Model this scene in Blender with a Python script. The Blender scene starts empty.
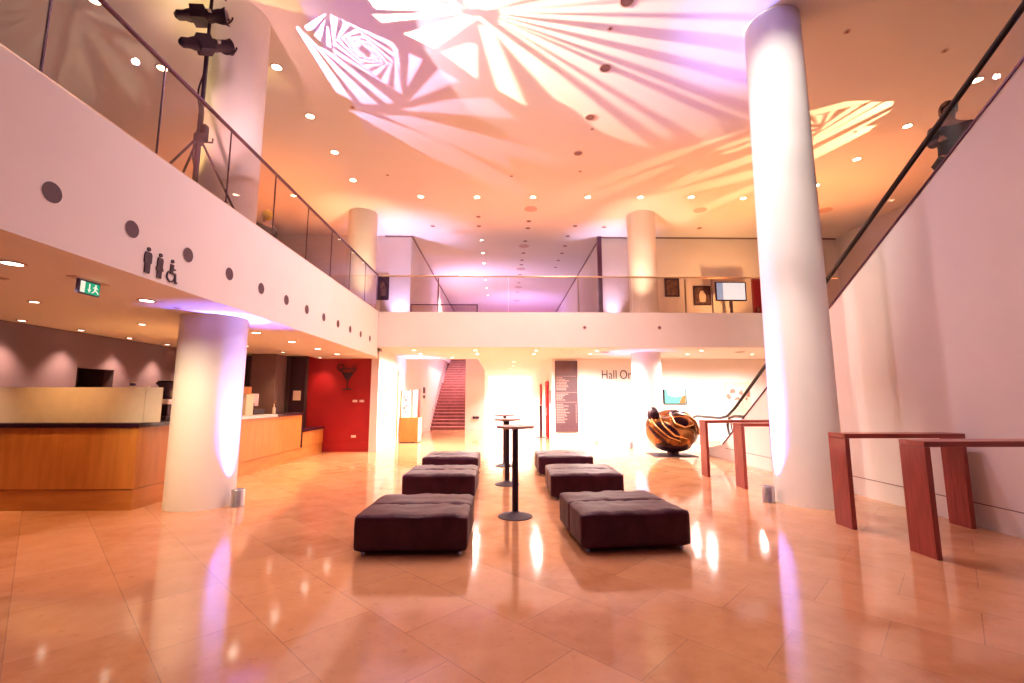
import bpy, bmesh, math, random
from mathutils import Vector, Matrix, noise
from mathutils.geometry import delaunay_2d_cdt
random.seed(7)
PI = math.pi
SC = bpy.context.scene
COL = SC.collection

# ------------------------------------------------------------------ camera
cam = bpy.data.cameras.new('camera')
cam.lens = 16.0; cam.sensor_width = 36.0; cam.clip_end = 200
camo = bpy.data.objects.new('camera', cam); COL.objects.link(camo)
camo.location = (0, 0, 1.5)
camo.rotation_euler = (PI/2 + math.atan(58.5/455), 0, -math.atan(8/455*math.cos(math.atan(58.5/455))))
SC.camera = camo

# ------------------------------------------------------------------ world, view, exposure
w = bpy.data.worlds.new('world'); SC.world = w; w.use_nodes = True
w.node_tree.nodes['Background'].inputs[0].default_value = (0.52, 0.26, 0.85, 1)
w.node_tree.nodes['Background'].inputs[1].default_value = 0.15
SC.view_settings.view_transform = 'Standard'; SC.view_settings.look = 'None'
SC.view_settings.gamma = 1.0; SC.view_settings.use_curve_mapping = False
SC.view_settings.exposure = -0.05
SC.cycles.use_denoising = True; SC.cycles.use_adaptive_sampling = False
SC.cycles.max_bounces = 8; SC.cycles.diffuse_bounces = 4; SC.cycles.glossy_bounces = 4
SC.cycles.transparent_max_bounces = 24
SC.cycles.caustics_reflective = False; SC.cycles.caustics_refractive = False
SC.cycles.sample_clamp_indirect = 6.0

def lamp(name, kind, loc, color, power, target=None, size=0.05, angle=60, blend=0.5, parent=None):
    l = bpy.data.lights.new(name, kind); l.color = color; l.energy = power
    if kind == 'SPOT':
        l.spot_size = math.radians(angle); l.spot_blend = blend; l.shadow_soft_size = size
    elif kind == 'POINT': l.shadow_soft_size = size
    elif kind == 'AREA': l.size = size
    o = bpy.data.objects.new(name, l); COL.objects.link(o); o.location = loc
    if target is not None:
        o.rotation_euler = (Vector(target) - Vector(loc)).to_track_quat('-Z', 'Y').to_euler()
    if parent: o.parent = parent
    return o

# ------------------------------------------------------------------ materials
def mat(name, col, rough=0.5, metal=0.0, spec=0.5, noise_amt=0.0, noise_scale=8, bump=0.0, bump_scale=40, coat=0.0, stretch=None, col2=None, detail=4):
    m = bpy.data.materials.new(name); m.use_nodes = True
    nt = m.node_tree; b = nt.nodes['Principled BSDF']
    b.inputs['Base Color'].default_value = (*col, 1); b.inputs['Roughness'].default_value = rough
    b.inputs['Metallic'].default_value = metal; b.inputs['Specular IOR Level'].default_value = spec
    b.inputs['Coat Weight'].default_value = coat
    tc = nt.nodes.new('ShaderNodeTexCoord')
    src = tc.outputs['Object']
    if stretch:
        mp = nt.nodes.new('ShaderNodeMapping'); mp.inputs['Scale'].default_value = stretch
        nt.links.new(src, mp.inputs[0]); src = mp.outputs[0]
    n = nt.nodes.new('ShaderNodeTexNoise'); n.inputs['Scale'].default_value = noise_scale; n.inputs['Detail'].default_value = detail
    nt.links.new(src, n.inputs['Vector'])
    mx = nt.nodes.new('ShaderNodeMix'); mx.data_type = 'RGBA'
    c2 = col2 if col2 else tuple(c*(1-noise_amt) for c in col)
    mx.inputs[6].default_value = (*col, 1); mx.inputs[7].default_value = (*c2, 1)
    rp = nt.nodes.new('ShaderNodeMapRange'); rp.inputs[1].default_value = 0.35; rp.inputs[2].default_value = 0.65
    nt.links.new(n.outputs[0], rp.inputs[0]); nt.links.new(rp.outputs[0], mx.inputs[0])
    nt.links.new(mx.outputs[2], b.inputs['Base Color'])
    if bump:
        n2 = nt.nodes.new('ShaderNodeTexNoise'); n2.inputs['Scale'].default_value = bump_scale
        nt.links.new(src, n2.inputs['Vector'])
        bp = nt.nodes.new('ShaderNodeBump'); bp.inputs['Strength'].default_value = bump; bp.inputs['Distance'].default_value = 0.01
        nt.links.new(n2.outputs[0], bp.inputs['Height']); nt.links.new(bp.outputs[0], b.inputs['Normal'])
    return m

def emit(name, col, strength):
    m = bpy.data.materials.new(name); m.use_nodes = True
    b = m.node_tree.nodes['Principled BSDF']
    b.inputs['Base Color'].default_value = (*[c*0.12 for c in col], 1)
    b.inputs['Emission Color'].default_value = (*col, 1); b.inputs['Emission Strength'].default_value = strength
    return m

def glass_mat(name, tint, refl=1.0):
    m = bpy.data.materials.new(name); m.use_nodes = True
    nt = m.node_tree; nt.nodes.clear()
    out = nt.nodes.new('ShaderNodeOutputMaterial'); mix = nt.nodes.new('ShaderNodeMixShader')
    tr = nt.nodes.new('ShaderNodeBsdfTransparent'); tr.inputs[0].default_value = (*tint, 1)
    gl = nt.nodes.new('ShaderNodeBsdfGlossy'); gl.inputs['Roughness'].default_value = 0.01
    gl.inputs[0].default_value = (refl, refl, refl, 1)
    fr = nt.nodes.new('ShaderNodeFresnel'); ge = nt.nodes.new('ShaderNodeNewGeometry'); mr = nt.nodes.new('ShaderNodeMapRange')
    mr.inputs[3].default_value = 1.5; mr.inputs[4].default_value = 1/1.5
    nt.links.new(ge.outputs['Backfacing'], mr.inputs[0]); nt.links.new(mr.outputs[0], fr.inputs[0])
    nt.links.new(fr.outputs[0], mix.inputs[0]); nt.links.new(tr.outputs[0], mix.inputs[1])
    nt.links.new(gl.outputs[0], mix.inputs[2]); nt.links.new(mix.outputs[0], out.inputs[0])
    return m

def floor_mat():
    m = bpy.data.materials.new('polished_limestone_tiles'); m.use_nodes = True
    nt = m.node_tree; b = nt.nodes['Principled BSDF']; L = nt.links.new
    tc = nt.nodes.new('ShaderNodeTexCoord'); mp = nt.nodes.new('ShaderNodeMapping')
    mp.inputs['Rotation'].default_value = (0, 0, math.radians(45))
    L(tc.outputs['Object'], mp.inputs[0])
    br = nt.nodes.new('ShaderNodeTexBrick'); br.offset = 0.5; br.squash = 1
    br.inputs['Scale'].default_value = 1; br.inputs['Brick Width'].default_value = 0.9; br.inputs['Row Height'].default_value = 0.6
    br.inputs['Mortar Size'].default_value = 0.0035; br.inputs['Mortar Smooth'].default_value = 0.1; br.inputs['Bias'].default_value = 0
    br.inputs['Color1'].default_value = (0.60, 0.30, 0.145, 1); br.inputs['Color2'].default_value = (0.47, 0.215, 0.10, 1)
    br.inputs['Mortar'].default_value = (0.34, 0.17, 0.10, 1)
    L(mp.outputs[0], br.inputs[0])
    n = nt.nodes.new('ShaderNodeTexNoise'); n.inputs['Scale'].default_value = 3.2; n.inputs['Detail'].default_value = 8; n.inputs['Roughness'].default_value = 0.65
    L(tc.outputs['Object'], n.inputs[0])
    r = nt.nodes.new('ShaderNodeMapRange'); r.inputs[1].default_value = 0.35; r.inputs[2].default_value = 0.68; r.inputs[3].default_value = 0; r.inputs[4].default_value = 0.45
    L(n.outputs[0], r.inputs[0])
    mx = nt.nodes.new('ShaderNodeMix'); mx.data_type = 'RGBA'; L(r.outputs[0], mx.inputs[0])
    L(br.outputs[0], mx.inputs[6]); mx.inputs[7].default_value = (0.74, 0.42, 0.22, 1)
    v = nt.nodes.new('ShaderNodeTexNoise'); v.inputs['Scale'].default_value = 14; v.inputs['Detail'].default_value = 6
    L(tc.outputs['Object'], v.inputs[0])
    r2 = nt.nodes.new('ShaderNodeMapRange'); r2.inputs[1].default_value = 0.60; r2.inputs[2].default_value = 0.75; r2.inputs[4].default_value = 0.4
    L(v.outputs[0], r2.inputs[0])
    m2 = nt.nodes.new('ShaderNodeMix'); m2.data_type = 'RGBA'; L(r2.outputs[0], m2.inputs[0]); L(mx.outputs[2], m2.inputs[6])
    m2.inputs[7].default_value = (0.40, 0.16, 0.09, 1)
    L(m2.outputs[2], b.inputs['Base Color'])
    r3 = nt.nodes.new('ShaderNodeMapRange'); r3.inputs[3].default_value = 0.05; r3.inputs[4].default_value = 0.13
    L(n.outputs[0], r3.inputs[0]); L(r3.outputs[0], b.inputs['Roughness'])
    b.inputs['Specular IOR Level'].default_value = 0.95
    return m

M = {}
M['floor'] = floor_mat()
M['white'] = mat('white_plaster', (0.82, 0.78, 0.76), 0.75, noise_amt=0.03, noise_scale=1.5)
M['ceiling'] = mat('ceiling_plaster', (0.80, 0.76, 0.74), 0.85, noise_amt=0.02, noise_scale=1.0)
M['column'] = mat('column_plaster', (0.85, 0.82, 0.80), 0.55, noise_amt=0.03, noise_scale=2)
M['groove'] = mat('shadow_gap', (0.25, 0.17, 0.18), 0.8)
M['grey'] = mat('grey_plaster', (0.155, 0.10, 0.13), 0.7, noise_amt=0.1, noise_scale=2)
M['darkgrey'] = mat('dark_plum_plaster', (0.055, 0.035, 0.05), 0.6, noise_amt=0.1)
M['red'] = mat('red_paint', (0.30, 0.003, 0.012), 0.5, noise_amt=0.06, noise_scale=3)
M['black'] = mat('black_gloss', (0.022, 0.006, 0.020), 0.25)
M['blackmatt'] = mat('black_matt', (0.028, 0.006, 0.024), 0.6, noise_amt=0.2)
M['sign'] = mat('sign_aubergine', (0.030, 0.010, 0.030), 0.6)
M['hole'] = mat('loudspeaker_mesh', (0.10, 0.045, 0.07), 0.6, noise_amt=0.3, noise_scale=120)
M['steel'] = mat('brushed_steel', (0.75, 0.70, 0.72), 0.38, metal=1.0, noise_amt=0.1, noise_scale=30)
M['rail'] = mat('dark_handrail', (0.10, 0.04, 0.08), 0.3, metal=0.6)
M['brass'] = mat('warm_steel', (0.60, 0.48, 0.36), 0.3, metal=0.9)
M['rubber'] = mat('escalator_rubber', (0.012, 0.008, 0.012), 0.35)
M['oak'] = mat('orange_oak_veneer', (0.56, 0.23, 0.055), 0.35, col2=(0.46, 0.175, 0.04), noise_scale=4, stretch=(3, 3, 0.35), detail=8)
M['oakdeep'] = mat('deep_orange_oak', (0.42, 0.11, 0.012), 0.4, col2=(0.34, 0.08, 0.01), noise_scale=5, stretch=(6, 6, 0.5))
M['oakstep'] = mat('oak_veneer', (0.54, 0.225, 0.055), 0.4, col2=(0.45, 0.17, 0.04), noise_scale=4, stretch=(0.5, 0.5, 3))
M['redwood'] = mat('red_brown_timber', (0.36, 0.055, 0.045), 0.35, col2=(0.24, 0.032, 0.028), noise_scale=5, stretch=(9, 9, 0.6), detail=8, coat=0.2)
M['redwoodtop'] = mat('red_brown_timber_top', (0.38, 0.06, 0.045), 0.3, col2=(0.26, 0.036, 0.028), noise_scale=5, stretch=(0.6, 9, 9), detail=8, coat=0.2)
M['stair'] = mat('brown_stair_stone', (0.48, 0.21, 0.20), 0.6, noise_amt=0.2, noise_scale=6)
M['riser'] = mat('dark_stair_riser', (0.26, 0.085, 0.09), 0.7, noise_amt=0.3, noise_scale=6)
M['leather'] = mat('brown_leather', (0.065, 0.014, 0.030), 0.45, noise_amt=0.35, noise_scale=5, bump=0.5, bump_scale=38, spec=0.2)
M['tabletop'] = mat('pale_beech_top', (0.75, 0.55, 0.50), 0.35, noise_amt=0.1)
M['glassclear'] = glass_mat('escalator_glass', (0.93, 0.90, 0.90), 0.45)
M['reddoor'] = mat('red_door_paint', (0.30, 0.0008, 0.004), 0.6, spec=0.05)
M['glass'] = glass_mat('clear_glass', (0.88, 0.82, 0.80), 0.7)
M['screen'] = mat('cream_acrylic', (0.72, 0.62, 0.50), 0.22, noise_amt=0.05)
M['cream'] = mat('cream_card', (0.78, 0.70, 0.60), 0.6)
M['lamp'] = emit('warm_lamp_lens', (1.0, 0.80, 0.52), 22)
M['lampwhite'] = emit('bright_lamp_lens', (1.0, 0.88, 0.70), 14)
M['darkdisc'] = mat('unlit_lamp', (0.16, 0.06, 0.08), 0.4, noise_amt=0.4, noise_scale=60)
M['ring'] = mat('lamp_ring', (0.62, 0.44, 0.40), 0.5)
M['bronze'] = mat('polished_bronze', (0.42, 0.18, 0.06), 0.16, metal=0.95, noise_amt=0.75, noise_scale=3.5, bump=0.25, bump_scale=5)
M['gold'] = mat('golden_bronze', (0.85, 0.52, 0.20), 0.2, metal=0.9)
M['darkbronze'] = mat('dark_bronze', (0.03, 0.006, 0.014), 0.25, metal=0.6)
M['skin'] = mat('skin', (0.55, 0.28, 0.20), 0.55, noise_amt=0.08)
M['blond'] = mat('blond_hair', (0.95, 0.60, 0.04), 0.5, noise_amt=0.4, noise_scale=30)
M['hairdark'] = mat('short_hair', (0.16, 0.09, 0.03), 0.6, noise_amt=0.4, noise_scale=30)
M['cloth'] = mat('dark_cloth', (0.025, 0.012, 0.022), 0.8, noise_amt=0.4, noise_scale=12)
M['patterned'] = mat('dark_patterned_jacket', (0.022, 0.010, 0.022), 0.8, col2=(0.07, 0.045, 0.09), noise_scale=16)
M['green'] = emit('exit_green', (0.0, 0.42, 0.22), 0.9)
M['exitblue'] = mat('exit_frame', (0.05, 0.03, 0.16), 0.4)
M['exitwhite'] = emit('exit_white', (0.9, 0.9, 0.72), 1.0)
M['tv'] = emit('screen_glow', (0.85, 0.90, 0.95), 1.3)
M['tvteal'] = emit('screen_teal', (0.20, 0.75, 0.62), 0.9)
M['tvorange'] = emit('screen_orange', (0.95, 0.30, 0.05), 0.8)
M['photo'] = mat('old_photograph', (0.22, 0.12, 0.10), 0.5, col2=(0.04, 0.015, 0.02), noise_scale=9)
M['flower'] = mat('flower_print', (0.75, 0.60, 0.45), 0.6, col2=(0.80, 0.66, 0.50), noise_scale=3)
M['blotch'] = mat('flower_red', (0.38, 0.14, 0.12), 0.6)
M['notice'] = mat('notice_paper', (0.62, 0.50, 0.52), 0.6)
M['plug'] = mat('white_plastic', (0.80, 0.66, 0.60), 0.4)
M['lens'] = emit('profile_lens', (0.9, 0.75, 1.0), 1.5)

# ------------------------------------------------------------------ mesh builder
class MB:
    def __init__(s): s.bm = bmesh.new()
    def box(s, x0, x1, y0, y1, z0, z1, mt=None):
        c = ((x0+x1)/2, (y0+y1)/2, (z0+z1)/2)
        m = Matrix.Translation(c) @ Matrix.Diagonal((abs(x1-x0), abs(y1-y0), abs(z1-z0), 1))
        bmesh.ops.create_cube(s.bm, size=1, matrix=(mt @ m) if mt else m); return s
    def bevelled(s, x0, x1, y0, y1, z0, z1, r=0.01, seg=2):
        b2 = bmesh.new()
        m = Matrix.Translation(((x0+x1)/2, (y0+y1)/2, (z0+z1)/2)) @ Matrix.Diagonal((abs(x1-x0), abs(y1-y0), abs(z1-z0), 1))
        bmesh.ops.create_cube(b2, size=1, matrix=m)
        bmesh.ops.bevel(b2, geom=b2.edges[:], offset=r, segments=seg, affect='EDGES', profile=0.5)
        me = bpy.data.meshes.new('t'); b2.to_mesh(me); b2.free(); s.bm.from_mesh(me); bpy.data.meshes.remove(me); return s
    def lathe(s, prof, c=(0, 0, 0), n=32, mt=None, cap=True):
        rings = []
        for r, z in prof:
            ring = []
            for k in range(n):
                a = 2*PI*k/n; p = Vector((c[0]+r*math.cos(a), c[1]+r*math.sin(a), c[2]+z))
                ring.append(s.bm.verts.new(mt @ p if mt else p))
            rings.append(ring)
        for a, b in zip(rings, rings[1:]):
            for k in range(n): s.bm.faces.new((a[k], a[(k+1) % n], b[(k+1) % n], b[k]))
        if cap:
            s.bm.faces.new(rings[0][::-1]); s.bm.faces.new(rings[-1])
        return s
    def cyl(s, r, z0, z1, c=(0, 0), n=24): return s.lathe([(r, z0), (r, z1)], (c[0], c[1], 0), n)
    def tube(s, pts, r, n=10, cap=True):
        pts = [Vector(p) for p in pts]; rings = []; up = None
        for i, p in enumerate(pts):
            t = (pts[min(i+1, len(pts)-1)] - pts[max(i-1, 0)]).normalized()
            if up is None: up = Vector((0, 0, 1)) if abs(t.z) < 0.9 else Vector((1, 0, 0))
            a = t.cross(up).normalized(); b = a.cross(t).normalized(); up = b
            rr = r[i] if isinstance(r, (list, tuple)) else r
            rings.append([s.bm.verts.new(p + a*rr*math.cos(2*PI*k/n) + b*rr*math.sin(2*PI*k/n)) for k in range(n)])
        for a, b in zip(rings, rings[1:]):
            for k in range(n): s.bm.faces.new((a[k], a[(k+1) % n], b[(k+1) % n], b[k]))
        if cap:
            s.bm.faces.new(rings[0][::-1]); s.bm.faces.new(rings[-1])
        return s
    def prism(s, poly, d, plane='XZ', o=0.0):
        """poly (a, b) outline extruded by d along the missing axis, starting at o"""
        def P(a, b, t):
            return {'XZ': (a, t, b), 'YZ': (t, a, b), 'XY': (a, b, t)}[plane]
        A = [s.bm.verts.new(P(a, b, o)) for a, b in poly]; B = [s.bm.verts.new(P(a, b, o+d)) for a, b in poly]
        s.bm.faces.new(A); s.bm.faces.new(B[::-1]); n = len(poly)
        for k in range(n): s.bm.faces.new((A[k], B[k], B[(k+1) % n], A[(k+1) % n]))
        return s
    def build(s, name, m, parent=None, loc=None, smooth=False, rot=None):
        bmesh.ops.recalc_face_normals(s.bm, faces=s.bm.faces)
        me = bpy.data.meshes.new(name); s.bm.to_mesh(me); s.bm.free()
        o = bpy.data.objects.new(name, me); COL.objects.link(o)
        me.materials.append(M[m] if isinstance(m, str) else m)
        if smooth:
            for p in me.polygons: p.use_smooth = True
            me.set_sharp_from_angle(angle=math.radians(40))
        if parent: o.parent = parent
        if loc: o.location = loc
        if rot: o.rotation_euler = rot
        return o

def tag(o, label, cat, group=None, kind=None):
    o['label'] = label; o['category'] = cat
    if group: o['group'] = group
    if kind: o['kind'] = kind
    return o
def thing(name, label, cat, loc=(0, 0, 0), rotz=0, group=None):
    o = bpy.data.objects.new(name, None); COL.objects.link(o); o.location = loc; o.rotation_euler = (0, 0, rotz)
    o.empty_display_size = 0.1
    return tag(o, label, cat, group)
def struct(name, mb, m, label, cat, smooth=False):
    return tag(mb.build(name, m, smooth=smooth), label, cat, kind='structure')
def dup(root, loc, label=None, rotz=None, group=None):
    r = root.copy(); COL.objects.link(r); r.location = loc
    if rotz is not None: r.rotation_euler = (0, 0, rotz)
    if label: r['label'] = label
    if group: r['group'] = group
    for ch in list(root.children):
        c = ch.copy(); COL.objects.link(c); c.parent = r
        for g in list(ch.children):
            d = g.copy(); COL.objects.link(d); d.parent = c
    return r
ORD = ['first', 'second', 'third', 'fourth', 'fifth', 'sixth', 'seventh', 'eighth', 'ninth', 'tenth', 'eleventh', 'twelfth', 'thirteenth', 'fourteenth']

# ------------------------------------------------------------------ large lamps of the room, with added fill
OR = (1.0, 0.27, 0.07); AMB = (1.0, 0.50, 0.18); LIL = (0.62, 0.42, 1.0); BLU = (0.30, 0.26, 1.0); WARM = (1.0, 0.66, 0.40); PINK = (1.0, 0.50, 0.50)
# orange floods standing on the upper floors, washing the ceiling
for x, y, z, c, e, t in (
        (-8.0, 13.0, 4.3, OR, 700, (-7.0, 13.0, 7.8)), (-5.5, 15.8, 4.1, OR, 420, (-5.0, 14.5, 7.8)),
        (-1.5, 15.5, 4.1, OR, 420, (-1.5, 13.8, 7.8)), (2.0, 15.3, 4.1, OR, 420, (2.0, 13.8, 7.8)),
        (7.0, 14.6, 4.1, OR, 900, (7.0, 13.0, 7.8)), (9.8, 13.2, 4.2, OR, 800, (9.6, 12.5, 7.8)),
        (8.5, 15.2, 4.2, AMB, 420, (8.0, 17.0, 6.5))):
    lamp('orange_flood', 'SPOT', (x, y, z), c, e, t, 0.15, 110, 1.0)
# added wide fill spots at the unlit middle discs and in an unseen row
for x, y, e, c in ((1.94, 6.46, 480, 0.80), (1.92, 7.93, 520, 0.76), (1.92, 9.45, 620, 0.60), (1.89, 10.96, 620, 0.52), (-1.2, 7.93, 330, 0.72), (-1.2, 9.45, 460, 0.60), (-1.2, 10.96, 460, 0.52)):
    lamp('added_ceiling_fill', 'SPOT', (x, y, 7.72), (1.0, 0.68, c), e, (x, y+0.5, 0), 0.05, 140, 1.0)
# added spots without fittings, brightening the right column and the balcony front
lamp('added_column_spot', 'SPOT', (1.6, 3.2, 7.7), (1.0, 0.90, 0.78), 1400, (4.45, 6.7, 6.3), 0.05, 29, 1.0)
lamp('added_column_spot', 'SPOT', (1.4, 3.4, 7.7), (1.0, 0.90, 0.76), 1300, (4.5, 6.8, 4.2), 0.05, 30, 1.0)
lamp('added_column_spot', 'SPOT', (1.2, 3.6, 7.7), (1.0, 0.84, 0.70), 2400, (4.5, 6.9, 1.0), 0.05, 21, 1.0)
lamp('added_balcony_fill', 'SPOT', (-0.6, 5.2, 7.7), (1.0, 0.76, 0.88), 260, (-3.65, 5.2, 3.2), 0.05, 90, 1.0)
lamp('added_balcony_fill', 'SPOT', (-0.6, 7.8, 7.7), (1.0, 0.76, 0.84), 260, (-3.65, 7.6, 3.2), 0.05, 90, 1.0)
# ------------------------------------------------------------------ setting
XL, XR, ZC = -3.65, 5.66, 7.8          # left balcony front, right wall plane, high ceiling
struct('floor', MB().box(-12, 14, -6, 46, -0.2, 0), 'floor', 'polished stone floor of square tiles laid diagonally', 'floor')
struct('ceiling', MB().box(-12, 14, -6, 75, ZC, ZC+0.2), 'ceiling', 'high white ceiling washed with coloured light', 'ceiling')
# left balcony: slab, upstand and soffit
struct('wall_left_balcony_front', MB().box(XL-0.12, XL, -6, 13.09, 2.73, 4.05), 'white', 'white left balcony front with round holes', 'balcony front')
struct('floor_left_balcony', MB().box(-12, XL-0.12, -6, 17.0, 3.4, 3.9), 'white', 'left balcony floor', 'floor')
struct('ceiling_under_left_balcony', MB().box(-5.55, XL-0.12, -6, 14.0, 2.73, 2.86), 'ceiling', 'lowered ceiling strip behind the left balcony front', 'ceiling')
struct('ceiling_over_bar', MB().box(-12, -5.55, -6, 14.0, 2.79, 2.92), 'ceiling', 'ceiling over the bar', 'ceiling')
# back balcony
struct('wall_back_balcony_front', MB().box(XL-0.12, 12, 13.1, 13.25, 3.02, 4.05), 'white', 'white front of the balcony at the back', 'balcony front')
struct('floor_back_balcony', MB().box(-12, 13, 13.25, 17.2, 3.4, 3.9).box(-1.0, 13, 17.2, 23.4, 3.4, 3.9).box(-12, -3.74, 17.2, 23.4, 3.4, 3.9), 'white', 'upper floor at the back', 'floor')
struct('floor_upper_corridor', MB().box(-1.0, 13, 23.4, 75, 3.4, 3.9), 'white', 'upper corridor floor', 'floor')
struct('ceiling_under_back_balcony', MB().box(XL-0.12, 12, 13.25, 17.25, 3.04, 3.14).box(-1.0, 1.8, 17.25, 23.3, 3.04, 3.14), 'ceiling', 'low white ceiling under the back balcony', 'ceiling')
struct('ceiling_back_corridor', MB().box(-1.0, 2.5, 23.3, 46, 3.04, 3.14), 'ceiling', 'ceiling of the corridor at the back', 'ceiling')
# outer walls
struct('wall_left', MB().box(-12.2, -12, -6, 17, 0, ZC), 'white', 'outer wall on the left', 'wall')
struct('wall_right', MB().box(13, 13.2, -6, 17.2, 0, ZC), 'white', 'outer wall on the right', 'wall')
struct('wall_red', MB().box(-5.84, -3.74, 13.70, 13.9, 0, 2.86), 'red', 'red painted wall with a cocktail sign', 'wall')
struct('baseboard_red', MB().box(-5.84, -3.74, 13.675, 13.70, 0, 0.27), 'red', 'red skirting of the red wall', 'skirting')
struct('wall_left_passage', MB().box(-3.95, -3.73, 13.9, 17.25, 0, 3.4).box(-3.95, -3.73, 17.25, 32, 0, 7.6).box(-3.95, -3.73, 13.62, 13.9, 0, 2.95), 'white', 'white passage wall behind the red wall', 'wall')
struct('baseboard_left_passage', MB().box(-3.73, -3.715, 13.62, 23.3, 0, 0.22), 'white', 'white skirting of the passage wall', 'skirting')
struct('trim_door_jamb', MB().box(-3.73, -3.70, 16.0, 16.12, 0, 2.5), 'oak', 'thin oak door jamb in the passage wall', 'door frame')
# bar room walls
struct('wall_bar', MB().box(-8.35, -8.15, -6, 8.83, 0, 2.86).box(-8.35, -8.15, 9.66, 13.7, 0, 2.86).box(-8.35, -8.15, 8.83, 9.66, 2.12, 2.86).box(-8.35, -8.15, 8.83, 9.66, 0, 1.3), 'grey', 'grey bar wall washed by small spotlights', 'wall')
struct('wall_bar_back', MB().box(-8.35, -5.84, 13.55, 13.7, 0, 2.86), 'darkgrey', 'dark wall behind the bar', 'wall')
struct('wall_hatch_recess', MB().box(-8.9, -8.85, 8.7, 9.8, 1.2, 2.2).box(-8.85, -8.35, 9.66, 9.72, 1.2, 2.2).box(-8.85, -8.35, 8.77, 8.83, 1.2, 2.2), 'darkgrey', 'dark recess of the serving hatch', 'wall')
struct('wall_bar_pier', MB().box(-7.1, -6.42, 12.9, 13.55, 0, 2.80), 'grey', 'grey pier behind the bar', 'pier')
struct('door_1', MB().box(-6.28, -5.86, 13.50, 13.56, 0, 2.75), 'black', 'black door beside the red wall', 'door')
# ground floor back walls
struct('wall_hall_entrance', MB().box(1.78, 13, 17.0, 17.2, 0, 3.4), 'white', 'bright white wall carrying the hall name', 'wall')
struct('wall_corridor_right', MB().box(1.78, 1.98, 17.2, 46, 0, 3.4), 'white', 'white right wall of the corridor', 'wall')
struct('wall_stair_side', MB().box(-1.96, -1.0, 23.3, 32, 0, 3.9), 'white', 'white wall block beside the stairs', 'wall')
struct('wall_corridor_end', MB().box(-1.0, 1.78, 34, 34.2, 0, 3.4), 'white', 'white end wall of the corridor', 'wall')
struct('wall_stair_end', MB().box(-4.2, -1.9, 32, 32.2, 0, 7.8), 'white', 'wall above the stairs', 'wall')
struct('baseboard_hall', MB().box(1.78, 13, 16.98, 17.0, 0, 0.2), 'white', 'skirting of the hall entrance wall', 'skirting')
# upper back walls
struct('wall_upper_left_block', MB().box(-12, -3.58, 17.0, 17.2, 3.9, ZC).box(-3.75, -3.58, 17.2, 75, 3.9, ZC), 'white', 'upper wall left of the central passage', 'wall')
struct('wall_upper_right_block', MB().box(3.74, 13, 17.0, 17.2, 3.9, ZC).box(3.74, 3.94, 17.2, 75, 3.9, ZC), 'white', 'upper wall right of the central passage', 'wall')
struct('trim_dark_upright', MB().box(3.60, 3.76, 16.93, 17.06, 3.9, ZC), 'rail', 'dark upright at the corner of the upper passage', 'trim')
struct('trim_ceiling_line', MB().box(3.76, 13, 16.98, 17.0, ZC-0.06, ZC).box(-4.6, -3.58, 16.98, 17.0, ZC-0.06, ZC).box(-3.58, -3.54, 17.0, 60, ZC-0.06, ZC).box(3.70, 3.74, 17.0, 60, ZC-0.06, ZC), 'groove', 'dark shadow gap along the ceiling edge', 'trim')
struct('wall_upper_end', MB().box(-3.6, 3.8, 74.8, 75, 3.9, ZC), 'white', 'far end of the upper passage', 'wall')

# right wall = side of the escalator; its sloping top climbs towards the camera
SL = 0.645
def ztop(y): return 5.20 - (y-4.39)*SL
poly = [(-6, 0), (14.2, 0), (14.2, 0.16), (12.9, 0.18), (12.3, 0.28), (11.9, ztop(11.9)+0.02), (0.36, ztop(0.36)), (-6, ztop(0.36))]
struct('wall_right_stair_side', MB().prism([(y, min(z, ZC)) for y, z in poly], 0.14, 'YZ', XR), 'white', 'white sloping wall along the escalator', 'wall')
struct('trim_right_wall_groove', MB().box(XR-0.003, XR+0.02, -6, 11.8, 0.272, 0.284), 'groove', 'thin shadow gap above the skirting of the right wall', 'trim')
struct('trim_right_wall_cap', MB().prism([(0.36, ztop(0.36)), (11.9, ztop(11.9)), (11.9, ztop(11.9)+0.035), (0.36, ztop(0.36)+0.035)], 0.19, 'YZ', XR-0.015), 'rail', 'metal capping on the sloping wall', 'trim')

# columns
def column(name, x, y, r, z0, z1, label):
    return struct(name, MB().lathe([(r if isinstance(r, float) else r[0], z0), (r if isinstance(r, float) else r[1], z1)], (x, y, 0), 64), 'column', label, 'column', smooth=True)
column('column', -4.39, 6.9, 0.44, 0, ZC, 'thick white round column in front of the bar counter')
column('column', 4.525, 6.9, (0.455, 0.415), 0, ZC, 'tall white round column left of the red-brown bar tables')
column('column', -4.80, 14.9, 0.47, 3.9, ZC, 'far white column on the upper floor at the left')
column('column', 4.68, 14.9, 0.47, 0, ZC, 'far white column beside the bronze sculpture')

# ------------------------------------------------------------------ escalator
esc = thing('escalator', 'escalator with black handrail and glass side above the right wall', 'escalator', (XR, 12.0, 0))
def E(y, z, x=0.0): return (x, y-12.0, z)
def zr(y): return 5.85 - (y-4.37)*0.655
rail = [E(y, zr(y), 0.07) for y in (-0.5, 2, 4, 6, 8, 10, 11.3)] + [E(11.7, 1.10, 0.07), E(12.1, 1.03, 0.07), E(12.8, 1.03, 0.07), E(13.6, 1.03, 0.07), E(13.95, 0.96, 0.07), E(14.1, 0.75, 0.07), E(14.05, 0.5, 0.07), E(13.8, 0.3, 0.07)]
MB().tube(rail, 0.038, 10).build('handrail', 'rubber', esc, smooth=True)
MB().tube([(p[0]+1.15, p[1], p[2]) for p in rail], 0.042, 10).build('handrail', 'rubber', esc, smooth=True)
def gp(a, b): return [(a-12, ztop(a)), (b-12, ztop(b)), (b-12, zr(b)), (a-12, zr(a))]
for a, b in ((0.5, 3.1), (3.11, 5.7), (5.71, 8.3), (8.31, 10.9)):
    MB().prism(gp(a, b), 0.012, 'YZ', 0.06).build('glass_panel', 'glassclear', esc)
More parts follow.
